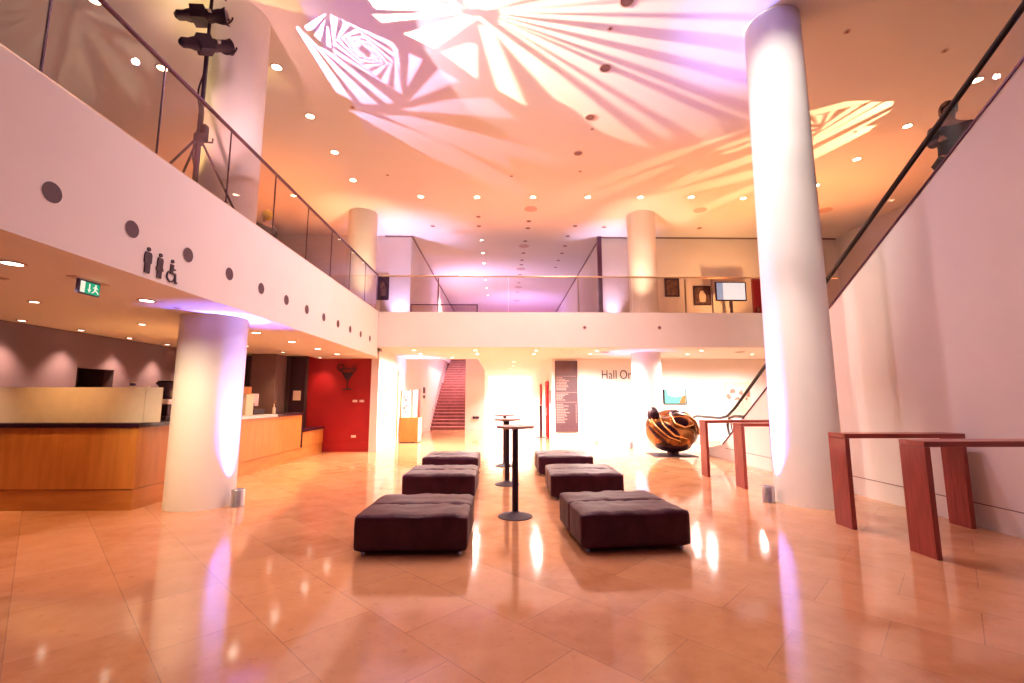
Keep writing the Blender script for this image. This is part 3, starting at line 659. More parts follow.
# ------------------------------------------------------------------ stairs at the back
sa = thing('staircase', 'long straight brown staircase rising at the back left', 'staircase', (-2.85, 23.4, 0))
for k in range(30):
    y = k*0.275; z = (k+1)*0.168
    if k > 14: y += 0.5
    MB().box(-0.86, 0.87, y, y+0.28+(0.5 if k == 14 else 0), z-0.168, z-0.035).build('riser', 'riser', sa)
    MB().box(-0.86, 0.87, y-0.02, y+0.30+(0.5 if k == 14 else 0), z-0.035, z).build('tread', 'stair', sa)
MB().tube([(-0.80, 0.2, 1.0), (-0.80, 4.2, 3.45), (-0.80, 4.7, 3.5), (-0.80, 6, 4.3)], 0.025, 8).build('handrail', 'brass', sa)

# ------------------------------------------------------------------ corridor things
def door_panel(y0, y1, label):
    t = thing('red_door', label, 'door', (1.76, (y0+y1)/2, 0)); t['kind'] = 'thing'; h = (y1-y0)/2
    MB().box(-0.04, 0, -h, h, 0.03, 2.25).build('panel', 'reddoor', t)
    MB().tube([(-0.07, -h+0.12, 0.9), (-0.07, -h+0.12, 1.2)], 0.012, 8).build('handle', 'steel', t)
door_panel(18.05, 19.1, 'bright red door in the corridor nearest the directory board')
door_panel(21.4, 22.1, 'narrow-looking red door farther along the corridor')
ms = thing('menu_stand', 'slim black stand with small pale top in front of the red door', 'stand', (1.48, 18.6, 0))
MB().lathe([(0.22, 0), (0.2, 0.012), (0.03, 0.03)], n=28).build('base', 'blackmatt', ms)
MB().cyl(0.045, 0.02, 1.28, n=16).build('pole', 'blackmatt', ms)
MB().box(-0.16, 0.16, -0.12, 0.12, 1.28, 1.31).build('top', 'tabletop', ms)
tag(MB().bevelled(-0.015, 0, -0.13, 0.13, -0.24, 0.24, 0.003).box(-0.015, 0, -0.02, 0.02, -0.30, -0.24).build('dark_notice_panel', 'sign', loc=(1.78, 17.62, 1.62)), 'small dark notice panel on the corridor wall left of the red door', 'notice')
tag(MB().lathe([(0.16, 0), (0.16, 0.01), (0.02, 0.02), (0.02, 1.3), (0.05, 1.31), (0.05, 1.36)], n=16).build('slim_post', 'rail', loc=(1.25, 22.5, 0)), 'slim dark post standing farther down the corridor', 'post')
tag(MB().bevelled(-0.25, 0.25, -0.02, 0, -0.35, 0.35, 0.005).build('small_poster', 'flower', loc=(-0.4, 33.99, 1.7)), 'small amber poster on the far corridor wall', 'poster')
tag(MB().bevelled(-0.16, 0.16, -0.06, 0, -0.06, 0.06, 0.01).build('wall_light', 'sign', loc=(-1.42, 23.3, 0.62)), 'small dark fitting low on the white block beside the stairs', 'fitting')
# directory board on the hall entrance wall
db = thing('directory_board', 'tall aubergine directory board with pale lettering beside the hall entrance', 'sign board', (2.32, 16.98, 1.66))
MB().bevelled(-0.42, 0.42, -0.03, 0, -1.32, 1.30, 0.004).build('board', mat('board_mauve', (0.060, 0.024, 0.034), 0.5, noise_amt=0.1), db)
m = MB(); rnd = random.Random(3); z = 0.72
rows = [0.72] + [0.66-0.055*k for k in range(9)] + [0.12] + [0.06-0.055*k for k in range(5)] + [-0.24] + [-0.32-0.06*k for k in range(12)]
for z in rows:
    full = z in (0.72, 0.12, -0.24)
    ln = 0.76 if full else rnd.uniform(0.18, 0.42)
    x = -0.38
    while x < -0.38+ln:
        wd = (ln if full else rnd.uniform(0.04, 0.09)); m.box(x, min(x+wd, 0.38), -0.034, -0.03, z-(0.006 if full else 0.015), z+(0.006 if full else 0.015)); x += wd+0.015
for k in range(14): m.box(0.335, 0.36, -0.034, -0.03, -0.34-0.05*k, -0.31-0.05*k)
m.build('lettering', mat('board_lettering', (0.30, 0.19, 0.17), 0.6), db)
# hall name lettering
tx = bpy.data.curves.new('hall_name', 'FONT'); tx.body = 'Hall One'; tx.size = 0.485; tx.extrude = 0.012; tx.offset = -0.004; tx.space_character = 1.03; tx.space_word = 0.75
to = bpy.data.objects.new('hall_name_lettering', tx); COL.objects.link(to); to.location = (3.60, 16.985, 2.28); to.rotation_euler = (PI/2, 0, 0)
tx.materials.append(mat('lettering_grey', (0.045, 0.02, 0.03), 0.6)); bpy.context.view_layer.update(); hm = bpy.data.meshes.new_from_object(to); ho = bpy.data.objects.new('hall_name_lettering', hm); COL.objects.link(ho); ho.matrix_world = to.matrix_world @ Matrix.Translation((0.03, 0, 0)) @ Matrix.Diagonal((0.76, 1, 1, 1)); bpy.data.objects.remove(to); ho.name = 'hall_name_lettering'; tag(ho, 'dark Hall One lettering high on the white entrance wall', 'lettering')
# screen, shelf and flower print on the wall behind the sculpture
sv = thing('wall_screen', 'teal and orange lit screen on the wall behind the sculpture', 'screen', (6.36, 17.0, 1.62))
MB().bevelled(-0.44, 0.44, -0.06, 0, -0.27, 0.27, 0.008).build('frame', 'darkbronze', sv)
MB().box(-0.39, 0.40, -0.066, -0.06, -0.25, 0.25).build('display', 'tvteal', sv)
m = MB(); m.prism([(-0.30, 0.23), (0.38, 0.23), (0.38, 0.05), (0.0, -0.02), (-0.25, 0.05)], -0.003, 'XZ', -0.066); m.build('pale_picture_area', 'tv', sv)
m = MB(); m.prism([(0.15, -0.24), (0.38, -0.24), (0.38, 0.06), (0.26, 0.0)], -0.004, 'XZ', -0.066); m.build('orange_picture_area', 'tvorange', sv)
tag(MB().bevelled(-0.42, 0.42, -0.22, 0, -0.12, 0.10, 0.01).build('wall_shelf', 'cream', loc=(6.36, 17.0, 1.17)), 'pale shelf under the teal screen', 'shelf')
fp = thing('flower_print', 'pale canvas print of red flowers behind the escalator', 'picture', (8.74, 16.98, 1.56))
MB().bevelled(-0.46, 0.46, -0.04, 0, -0.66, 0.62, 0.006).build('canvas', 'flower', fp)
rnd = random.Random(5); m = MB()
for k in range(16):
    x = rnd.uniform(-0.4, 0.4); z = rnd.uniform(-0.1, 0.3); r = rnd.uniform(0.04, 0.09)
    m.prism([(x+r*(1+0.25*math.cos(5*a))*math.cos(a), z+r*(1+0.25*math.cos(5*a))*math.sin(a)) for a in [2*PI*j/20 for j in range(20)]], -0.003, 'XZ', -0.040-0.0002*k)
m.build('blossoms', 'blotch', fp)
m = MB()
for k in range(5):
    x = -0.32+k*0.16; m.tube([(x, -0.042, 0.0), (x*0.6, -0.042, -0.5)], 0.006, 6)
m.build('stems', 'blotch', fp)

# upper wall pictures, screen and red door
def picture(x, z, w_, h_, label, fm='sign'):
    t = thing('framed_photograph', label, 'picture', (x, 17.0, z), 0, 'framed photographs on the upper wall')
    b = MB(); f = 0.06
    b.box(-w_, w_, -0.04, 0, h_-f, h_).box(-w_, w_, -0.04, 0, -h_, -h_+f).box(-w_, -w_+f, -0.04, 0, -h_+f, h_-f).box(w_-f, w_, -0.04, 0, -h_+f, h_-f)
    b.build('frame', fm, t); MB().box(-w_+f, w_-f, -0.02, 0, -h_+f, h_-f).build('photograph', 'photo', t); return t
picture(6.45, 5.79, 0.28, 0.36, 'dark portrait photograph in a thin frame on the upper wall')
p2 = picture(7.60, 5.48, 0.33, 0.38, 'wider black framed photograph with pale figure left of the lit screen')
m = MB(); m.prism([(-0.1, -0.25), (0.12, -0.25), (0.15, 0.0), (0.05, 0.2), (-0.06, 0.18), (-0.12, 0.0)], -0.004, 'XZ', -0.02); m.build('pale_figure', 'cream', p2)
us = thing('monitor_on_stand', 'bright white monitor on a black stand on the upper floor', 'monitor', (8.45, 16.5, 3.9))
MB().bevelled(-0.58, 0.58, -0.06, 0, 1.25, 1.98, 0.01).build('housing', 'darkbronze', us)
MB().box(-0.53, 0.53, -0.066, -0.06, 1.30, 1.94).build('display', 'tv', us)
MB().box(-0.53, -0.30, -0.068, -0.066, 1.30, 1.94).build('blue_picture_strip', emit('screen_blue', (0.45, 0.6, 0.9), 0.8), us)
MB().tube([(0, -0.02, 0), (0, -0.02, 1.27)], 0.05, 12).build('pole', 'blackmatt', us)
MB().bevelled(-0.4, 0.4, -0.3, 0.3, 0, 0.04, 0.01).build('base', 'blackmatt', us)
MB().tube([(-0.06, -0.05, 1.0), (-0.06, -0.05, 1.3)], 0.03, 8).build('bracket', 'blackmatt', us)
ud = thing('red_door', 'dark red door on the upper floor right of the monitor', 'door', (10.1, 17.0, 3.9))
MB().box(-0.5, 0.5, -0.04, 0, 0, 2.17).build('panel', 'red', ud)
MB().box(-0.42, -0.36, -0.08, -0.04, 0.95, 1.1).build('handle', 'brass', ud)
MB().box(-0.56, -0.5, -0.05, 0, 0, 2.23).box(0.5, 0.56, -0.05, 0, 0, 2.23).box(-0.56, 0.56, -0.05, 0, 2.17, 2.23).build('frame', 'redwood', ud)
po = thing('poster_panel', 'dark poster with pale figure on the upper wall left of the passage', 'poster', (-4.62, 17.0, 5.72))
MB().bevelled(-0.24, 0.24, -0.03, 0, -0.46, 0.46, 0.005).build('panel', 'sign', po)
MB().prism([(-0.05, -0.3), (0.15, -0.3), (0.1, 0.1), (0.02, 0.3), (-0.1, 0.2)], -0.004, 'XZ', -0.03).build('pale_figure', 'photo', po)

# ------------------------------------------------------------------ ceiling fittings
def light_fixture(name, label, group, loc, r, m_, cat='ceiling light', power=0, color=WARM, angle=110):
    t = thing(name, label, cat, loc, 0, group)
    MB().lathe([(r, 0), (r+0.025, -0.004), (r+0.025, -0.010), (r, -0.012)], n=24, cap=False).build('ring', 'ring', t, smooth=True)
    MB().lathe([(r, -0.004), (r, -0.007)], n=24).build('lens', m_, t)
    return t
def row(name, label, group, pts, r, m_, cat='ceiling light', power=0, color=WARM, z=ZC, angle=110, labels=None):
    src = None
    pw = power if isinstance(power, list) else [power]*len(pts)
    for i, (x, y) in enumerate(pts):
        lb = labels[i] if labels else label % ORD[i]
        if src is None: src = light_fixture(name, lb, group, (x, y, z), r, m_, cat)
        else: dup(src, (x, y, z), lb)
        if pw[i]: lamp('downlight_beam', 'SPOT', (x, y, z-0.03), color, pw[i], (x, y, 0), 0.06, angle, 0.8)
row('ceiling_downlight', 'lit round downlight in the ceiling row above the left balcony edge, %s from the camera', 'lit downlights in the high ceiling', [(-4.35, 8.02), (-4.35, 9.53), (-4.35, 11.02), (-4.37, 12.51)], 0.085, 'lamp', power=90)
row('ceiling_downlight', 'lit round downlight in the cross row of the high ceiling, %s from the left', 'lit downlights in the high ceiling', [(-2.61, 13.56), (-0.86, 13.56), (0.89, 13.53), (2.61, 13.50), (4.25, 13.48), (5.84, 13.44), (7.51, 13.5)], 0.085, 'lamp', power=60)
row('ceiling_downlight', 'lit round downlight in the ceiling far left over the balcony, %s from the camera', 'lit downlights in the high ceiling', [(-6.51, 6.59), (-6.55, 8.08), (-6.55, 9.58), (-6.55, 11.08)], 0.085, 'lamp', power=50)
row('ceiling_downlight', 'lit round downlight in the right ceiling row beyond the escalator, %s from the camera', 'lit downlights in the high ceiling', [(9.37, 8.13), (9.33, 9.66), (9.28, 11.12), (9.22, 12.6)], 0.085, 'lamp', power=70)
row('ceiling_downlight', 'unlit dark round downlight in the middle ceiling row, %s from the camera', 'unlit downlights in the high ceiling', [(1.94, 4.96), (1.94, 6.46), (1.92, 7.93), (1.92, 9.45), (1.89, 10.96)], 0.10, 'darkdisc')
row('sprinkler_head', 'tiny dark sprinkler head in the high ceiling, %s of the scattered ones', 'tiny sprinkler heads', [(-3.3, 9.2), (-3.3, 12.2), (0.2, 12.2), (2.05, 9.9), (2.1, 11.9), (5.9, 7.0), (8.0, 7.4), (8.3, 9.9), (1.8, 7.0)], 0.028, 'darkdisc', 'sprinkler')
row('ceiling_vent', 'round white air vent in the high ceiling, %s', 'round air vents', [(0.88, 14.43), (0.81, 18.1), (0.81, 21.4), (0.8, 25.0), (0.8, 28.5), (6.54, 14.41), (10.72, 14.34)], 0.19, 'ring', 'air vent', labels=['round air vent over the back balcony, nearest of the middle line', 'round air vent in the upper passage, second of the middle line', 'round air vent in the upper passage, third of the middle line', 'round air vent in the upper passage, fourth of the middle line', 'round air vent in the upper passage, fifth of the middle line', 'round air vent in the ceiling left of the tall right column', 'round air vent in the ceiling right of the tall right column'])
row('ceiling_downlight', 'small unlit downlight along the middle of the upper passage ceiling, %s from the front', 'small unlit passage downlights', [(0.87, 15.46), (0.87, 16.12), (0.84, 17.5), (0.83, 19.0), (0.8, 20.0), (0.8, 20.7), (0.79, 22.4), (0.79, 24.0), (0.79, 26.2)], 0.075, 'darkdisc')
row('ceiling_downlight', 'small lit downlight along the left of the upper passage ceiling, %s from the front', 'small lit passage downlights', [(-0.9, 17.42), (-0.92, 19.03), (-0.95, 20.5), (-1.0, 23.5), (-1.0, 25.2), (-1.0, 27.0)], 0.06, 'lampwhite')
row('ceiling_downlight', 'small unlit downlight along the right of the upper passage ceiling, %s from the front', 'small unlit passage downlights', [(2.46, 16.92), (2.5, 18.05), (2.49, 19.0), (2.46, 20.0), (2.45, 21.1), (-0.9, 15.1), (-0.93, 15.96), (-2.61, 15.98), (2.58, 15.89), (3.66, 15.97), (5.3, 16.0), (7.2, 16.0)], 0.07, 'darkdisc')
# low ceilings
row('ceiling_downlight', 'bright downlight in the low ceiling behind the left balcony front, %s from the camera', 'bright downlights in the low left ceiling', [(-4.45, 4.07), (-4.44, 5.62), (-4.55, 8.35), (-4.5, 9.65), (-4.5, 11.0), (-4.5, 12.3)], 0.075, 'lampwhite', power=[40, 90, 220, 220, 200, 200], color=(1, 0.55, 0.26), z=2.73)
row('ceiling_downlight', 'small downlight over the bar beside the grey wall, %s from the camera', 'small downlights over the bar', [(-7.86, 6.4), (-7.86, 7.45), (-7.86, 8.50), (-7.86, 9.60), (-7.86, 10.68), (-7.86, 11.7)], 0.05, 'lampwhite', power=300, color=(1, 0.66, 0.42), z=2.79, angle=80)
row('ceiling_downlight', 'small downlight over the bar counter, %s from the camera', 'small downlights over the counter', [(-6.2, 6.0), (-6.2, 7.8), (-6.2, 9.4), (-6.2, 11.0), (-6.0, 12.4)], 0.05, 'lampwhite', power=170, color=(1, 0.52, 0.18), z=2.79)
row('ceiling_downlight', 'spotlight aimed at the red wall, %s', 'red wall spotlight', [(-5.38, 13.35)], 0.05, 'lampwhite', power=90, color=(1, 0.6, 0.3), z=2.73, angle=100)
row('sprinkler_head', 'tiny sprinkler head in the low left ceiling, %s from the camera', 'tiny low sprinkler heads', [(-5.1, 4.6), (-4.4, 6.1), (-5.3, 7.5)], 0.02, 'darkdisc', 'sprinkler', z=2.73)
bp = [(x, y) for y in (14.1, 15.2) for x in (-2.8, -0.9, 1.0, 2.9, 6.2, 8.4)]
row('ceiling_downlight', 'x', 'bright downlights under the back balcony', bp, 0.07, 'lampwhite', power=[600]*3+[1300, 1000, 900]+[600]*3+[1300, 1000, 800], color=(1, 0.86, 0.78), z=3.04, angle=165,
    labels=['bright downlight under the back balcony, %s row, %s from the left' % (('front', 'rear')[i//6], ORD[i % 6]) for i in range(12)])
row('ceiling_downlight', 'bright downlight in the low back corridor, %s from the front', 'bright corridor downlights', [(0.4, 18.5), (0.4, 20.5), (0.4, 22.5), (0.4, 25), (0.4, 28), (0.4, 31)], 0.07, 'lampwhite', power=1300, color=(1, 0.88, 0.80), z=3.04)
row('ceiling_downlight', 'bright downlight before the staircase, %s from the front', 'bright stair downlights', [(-2.8, 16.6), (-1.9, 16.6)], 0.07, 'lampwhite', power=[900, 0], color=(1, 0.72, 0.5), z=3.04)
row('ceiling_speaker', 'flat grey round disc in the ceiling under the back balcony, %s from the left', 'grey discs under the back balcony', [(3.25, 14.54), (7.6, 14.46)], 0.14, 'darkdisc', 'ceiling speaker', z=3.04)
row('ceiling_speaker', 'flat grey round disc in the low left ceiling near the exit sign', 'grey disc in the low left ceiling', [(-4.95, 4.15)], 0.11, 'darkdisc', 'ceiling speaker', z=2.73, labels=['flat grey round disc in the low left ceiling near the exit sign'])
row('wall_sensor', 'x', 'small dark sensors on the back balcony front', [(2.35, 13.1), (4.55, 13.1)], 0.035, 'darkdisc', 'sensor', z=3.6, labels=['small dark sensor on the back balcony front, left one', 'small dark sensor on the back balcony front, right one'])
for o in bpy.data.objects:
    if o.name.startswith('wall_sensor'): o.rotation_euler = (-PI/2, 0, 0)

# coloured uplights at the upper back walls and in the passages, mixed with added fill spots
lamp('added_corridor_fill', 'SPOT', (0.4, 30.5, 2.9), (1, 0.88, 0.80), 6000, (0.4, 34, 1.4), 0.2, 140, 1.0)  # added spot without a fitting, whitens the corridor end wall
lamp('added_stair_fill', 'SPOT', (-2.85, 24.5, 7.5), (1, 0.62, 0.60), 6000, (-2.85, 26.5, 0), 0.2, 110, 1.0)  # added spot shining down to brighten the stairs
lamp('wall_uplight', 'SPOT', (-4.05, 16.6, 4.0), (0.62, 0.55, 1.0), 800, (-3.6, 16.75, 7.8), 0.05, 75, 1.0)
lamp('wall_uplight', 'SPOT', (4.15, 16.6, 4.0), (0.75, 0.62, 1.0), 600, (4.1, 16.9, 7.8), 0.05, 60, 1.0)
lamp('wall_uplight', 'SPOT', (4.6, 15.7, 4.0), AMB, 160, (4.62, 15.2, 7.0), 0.05, 60, 1.0)
lamp('wall_uplight', 'SPOT', (4.1, 13.6, 4.1), (1, .76, .46), 420, (4.68, 14.7, 7.0), 0.05, 60, 1.0)
lamp('wall_uplight', 'SPOT', (-4.2, 13.6, 4.1), (1, .76, .42), 420, (-4.7, 14.7, 7.0), 0.05, 60, 1.0)
lamp('passage_uplight', 'SPOT', (-2.5, 22, 4.2), (0.70, 0.50, 1.0), 1100, (-1, 24, 7.8), 0.2, 120, 1.0)
lamp('passage_uplight', 'SPOT', (1.0, 27, 4.2), (0.50, 0.36, 1.0), 1200, (1.0, 29, 7.8), 0.2, 120, 1.0)
lamp('passage_uplight', 'SPOT', (3.0, 33, 4.2), (1.0, 0.16, 0.42), 3600, (1.5, 38, 7.8), 0.2, 130, 1.0)
lamp('hall_uplight', 'SPOT', (3.97, 14.45, 0.25), (0.45, 0.38, 1.0), 400, (4.3, 14.7, 2.9), 0.03, 60, 1.0)
lamp('hall_uplight', 'SPOT', (-3.0, 16.3, 0.95), (0.5, 0.42, 1.0), 400, (-3.3, 16.8, 2.9), 0.03, 70, 1.0)
lamp('added_left_column_fill', 'SPOT', (-5.1, 6.2, 4.0), (1.0, 0.70, 0.24), 550, (-4.6, 6.7, 6.6), 0.04, 50, 1.0)  # added spot that yellows the left side of the upper column
lamp('added_left_column_fill', 'SPOT', (-3.9, 5.6, 4.1), (1.0, 0.55, 0.52), 330, (-4.3, 6.6, 6.4), 0.04, 50, 1.0)  # added pink spot for the other side of that column
lamp('added_column_beam', 'SPOT', (-4.45, 4.10, 2.70), (1.0, 0.80, 0.50), 420, (-4.36, 6.5, 1.2), 0.05, 52, 1.0)  # second beam added at the near downlight to brighten the left column
lamp('added_bar_fill', 'SPOT', (-6.4, 8.6, 1.0), (1.0, 0.46, 0.13), 60, (-6.2, 8.6, 2.8), 0.1, 150, 1.0)  # added unseen spot that warms the ceiling over the bar
#lamp('bar_back_uplight', 'SPOT', (-4.7, 6.3, 2.2), (0.36, 0.30, 1.0), 12, (-4.5, 6.6, 2.6), 0.03, 60, 1.0)
# ------------------------------------------------------------------ pattern projectors
def gobo_plate(polys, L, axis, dist, half, parent, name='gobo_plate'):
    """opaque plate inside the projector with the pattern cut out of it; polys lie on the ceiling"""
    L = Vector(L); a = Vector(axis).normalized(); u = a.cross(Vector((0, 0, 1))).normalized(); v = u.cross(a).normalized()
    verts = [(-half, -half), (half, -half), (half, half), (-half, half)]; faces = [[0, 1, 2, 3]]
    for P in polys:
        q = []
        for x, y in P:
            d = Vector((x, y, ZC)) - L; k = d.dot(a)
            if k < 0.35*d.length: q = None; break
            p = d*(dist/k); q.append((p.dot(u), p.dot(v)))
        if not q: continue
        q = [(max(-half*.98, min(half*.98, i)), max(-half*.98, min(half*.98, j))) for i, j in q]
        i0 = len(verts); verts += q; faces.append(list(range(i0, len(verts))))
    def area(f): return sum(verts[f[i]][0]*verts[f[(i+1) % len(f)]][1]-verts[f[(i+1) % len(f)]][0]*verts[f[i]][1] for i in range(len(f)))
    faces = [f if area(f) > 0 else f[::-1] for f in faces]
    ov, oe, of, _, _, _ = delaunay_2d_cdt([Vector(p)*100 for p in verts], [], faces, 0, 1e-6)
    ov = [p/100 for p in ov]
    def inside(p, f):
        c = False; n = len(f)
        for i in range(n):
            x0, y0 = verts[f[i]]; x1, y1 = verts[f[(i+1) % n]]
            if (y0 > p.y) != (y1 > p.y) and p.x < (x1-x0)*(p.y-y0)/(y1-y0)+x0: c = not c
        return c
    bm = bmesh.new(); bv = [bm.verts.new(L + a*dist + u*p.x + v*p.y) for p in ov]
    for f in of:
        p = sum((ov[i] for i in f), Vector((0, 0)))/len(f)
        if not any(inside(p, h) for h in faces[1:]):
            try: bm.faces.new([bv[i] for i in f])
            except ValueError: pass
    me = bpy.data.meshes.new(name); bm.to_mesh(me); bm.free(); me.materials.append(M['blackmatt'])
    o = bpy.data.objects.new(name, me); COL.objects.link(o)
    o.parent = parent; o.matrix_parent_inverse = parent.matrix_basis.inverted()
    return o
def projector(name, label, L, target, polys, color, power, angle, group, blend=0.15):
    """profile spotlight: barrel, flared lens end, rear housing, yoke, gobo plate and lamp"""
    L = Vector(L); a = (Vector(target)-L).normalized(); dist = 0.035
    half = dist*math.tan(math.radians(angle/2))*1.25
    rr = half*1.45
    t = thing(name, label, 'stage light', L, 0, group)
    q = a.to_track_quat('Z', 'Y').to_matrix().to_4x4()
    R = max(0.085, rr)
    MB().lathe([(R*1.15, dist+0.012), (R*1.25, dist-0.0), (R*1.02, dist-0.05), (R, -0.06), (0.075, -0.14), (0.085, -0.16), (0.085, -0.44), (0.065, -0.50), (0.065, -0.58), (0.03, -0.62)], n=24, mt=q, cap=False).build('barrel', 'blackmatt', t, smooth=True)
    MB().box(-0.10, 0.10, -0.10, 0.10, -0.40, -0.22, q).build('lamp_housing', 'blackmatt', t)
    MB().box(-0.12, 0.12, -0.012, 0.012, -0.17, -0.13, q).build('shutter_handle', 'steel', t)
    MB().lathe([(R*1.16, dist+0.002), (R*1.16, dist+0.010), (R*0.98, dist+0.010), (R*0.98, dist+0.002)], n=24, mt=q, cap=False).build('lens_rim', 'steel', t)
    MB().tube([(0.115*math.cos(b), 0.10*math.cos(b)*0.1, -0.115*math.sin(b)) for b in [PI*k/12 for k in range(13)]], 0.012, 6).build('yoke', 'blackmatt', t)
    bpy.context.view_layer.update()
    # plate spans the mouth of the barrel
    gobo_plate(polys, L, a, dist, R*0.99 if R*0.99 > half else half, t)
    lamp(name+'_beam', 'SPOT', L, color, power, L+a, 0.00015, angle, blend)
    return t
STAR = [[(-2.169,6.473),(-2.088,6.688),(-0.703,6.698),(-1.429,6.575),(-1.972,6.461)],[(-2.18,6.794),(-2.057,6.945),(-0.632,6.728)],[(-1.874,6.492),(-0.701,6.672),(-1.549,6.462)],[(-1.46,6.46),(-0.663,6.663),(-1.301,6.458)],[(-1.216,6.376),(-0.637,6.654),(-0.971,6.372)],[(-1.748,7.186),(-1.274,7.493),(-0.48,6.836),(-0.635,6.767)],[(-1.143,7.603),(-0.625,7.367),(-0.519,7.407),(-0.563,8.255)],[(-0.427,6.972),(-0.3,7.017),(-0.174,7.223),(0.034,7.834),(0.479,9.11),(-0.136,8.602)],[(-0.157,7.149),(-0.251,7.044),(-0.485,6.791),(-0.447,6.782),(1.918,8.943),(2.073,9.128),(2.209,9.779),(1.958,9.529),(1.044,8.848)],[(-0.682,6.328),(-0.585,6.645),(-0.439,6.642),(-0.316,6.321)],[(-0.386,6.671),(-0.284,6.4),(0.541,6.116),(1.033,6.22),(0.142,6.514),(-0.147,6.637)],[(-0.079,6.65),(3.715,5.682),(3.989,6.158),(-0.079,6.683)],[(-0.079,6.69),(4.053,6.27),(4.27,6.647),(-0.08,6.713)],[(-0.08,6.722),(4.368,6.818),(4.565,7.161),(-0.08,6.74)],[(-0.08,6.761),(4.811,7.589),(5.084,8.065),(-0.08,6.782)],[(-0.08,6.799),(5.334,8.5),(5.652,9.053),(-0.081,6.819)],[(-0.081,6.835),(5.938,9.552),(6.081,9.8),(-0.081,6.842)],[(-0.081,6.857),(4.893,9.531),(5.465,10.735),(-0.081,6.897)],[(-0.081,6.916),(3.845,9.92),(4.036,10.453),(-0.082,6.939)],[(-0.049,7.153),(0.287,7.807),(2.261,10.025),(3.425,10.649),(3.636,10.6),(1.08,8.138)]]
SWIRL = [[(-3.405,7.052),(-3.405,7.142),(-3.312,7.131),(-2.95,6.808),(-2.98,6.79)],[(-3.32,7.243),(-3.262,7.362),(-2.999,6.907)],[(-3.034,7.046),(-3.193,7.469),(-3.126,7.515),(-2.996,7.045)],[(-3.558,7.064),(-3.483,8.729),(-3.225,8.996),(-3.351,8.07),(-3.504,7.063)],[(-3.47,7.158),(-3.071,9.082),(-2.718,9.09),(-3.178,8.007)],[(-3.35,7.482),(-2.541,9.072),(-2.346,9.039),(-3.154,7.655)],[(-2.047,7.407),(-1.936,7.494),(-2.011,8.156)],[(-1.754,7.63),(-1.533,7.771),(-1.981,8.553)],[(-1.268,8.021),(-0.902,8.338),(-2.031,8.975)],[(-2.301,9.282),(-1.116,8.886),(-0.31,8.843),(0.277,9.558)],[(-3.433,9.305),(-3.105,9.381),(-1.699,10.331),(0.175,12.358),(0.187,13.192),(-1.854,11.349)],[(-2.745,9.479),(-2.095,9.489),(0.003,10.426),(0.166,11.774),(-1.699,10.331)],[(-2.414,10.384),(-1.581,10.37),(0.253,12.403),(0.851,13.506),(0.274,13.424)],[(-1.229,10.364),(0.019,10.342),(1.118,11.105),(1.472,11.779)],[(-3.094,7.538),(-2.876,6.806),(-2.779,6.868)],[(-2.779,6.868),(-1.973,7.38),(-1.989,7.518)],[(-1.989,7.518),(-2.127,8.761),(-2.255,8.618)],[(-2.255,8.618),(-3.125,7.643),(-3.094,7.538)],[(-3.011,7.392),(-2.694,6.937),(-2.622,7.011)],[(-2.622,7.011),(-2.016,7.632),(-2.053,7.721)],[(-2.053,7.721),(-2.363,8.479),(-2.451,8.348)],[(-2.451,8.348),(-3.055,7.455),(-3.011,7.392)],[(-2.917,7.316),(-2.562,7.087),(-2.512,7.162)],[(-2.512,7.162),(-2.096,7.789),(-2.143,7.837)],[(-2.143,7.837),(-2.522,8.227),(-2.578,8.116)],[(-2.578,8.116),(-2.964,7.346),(-2.917,7.316)],[(-2.824,7.29),(-2.473,7.234),(-2.442,7.302)],[(-2.442,7.302),(-2.191,7.868),(-2.24,7.885)],[(-2.24,7.885),(-2.62,8.016),(-2.651,7.927)],[(-2.651,7.927),(-2.869,7.298),(-2.824,7.29)],[(-2.739,7.3),(-2.421,7.365),(-2.406,7.422)],[(-2.406,7.422),(-2.287,7.89),(-2.332,7.885)],[(-2.332,7.885),(-2.672,7.849),(-2.685,7.781)],[(-2.685,7.781),(-2.78,7.292),(-2.739,7.3)],[(-2.667,7.332),(-2.398,7.473),(-2.395,7.517)],[(-2.395,7.517),(-2.373,7.873),(-2.41,7.855)],[(-2.41,7.855),(-2.692,7.722),(-2.693,7.673)],[(-2.693,7.673),(-2.701,7.314),(-2.667,7.332)],[(-2.609,7.375),(-2.397,7.554),(-2.402,7.586)],[(-2.402,7.586),(-2.443,7.834),(-2.472,7.81)],[(-2.472,7.81),(-2.69,7.633),(-2.684,7.599)],[(-2.684,7.599),(-2.636,7.353),(-2.609,7.375)],[(-2.566,7.423),(-2.41,7.611),(-2.42,7.631)],[(-2.42,7.631),(-2.497,7.786),(-2.518,7.761)],[(-2.518,7.761),(-2.675,7.573),(-2.664,7.553)],[(-2.664,7.553),(-2.586,7.399),(-2.566,7.423)]]
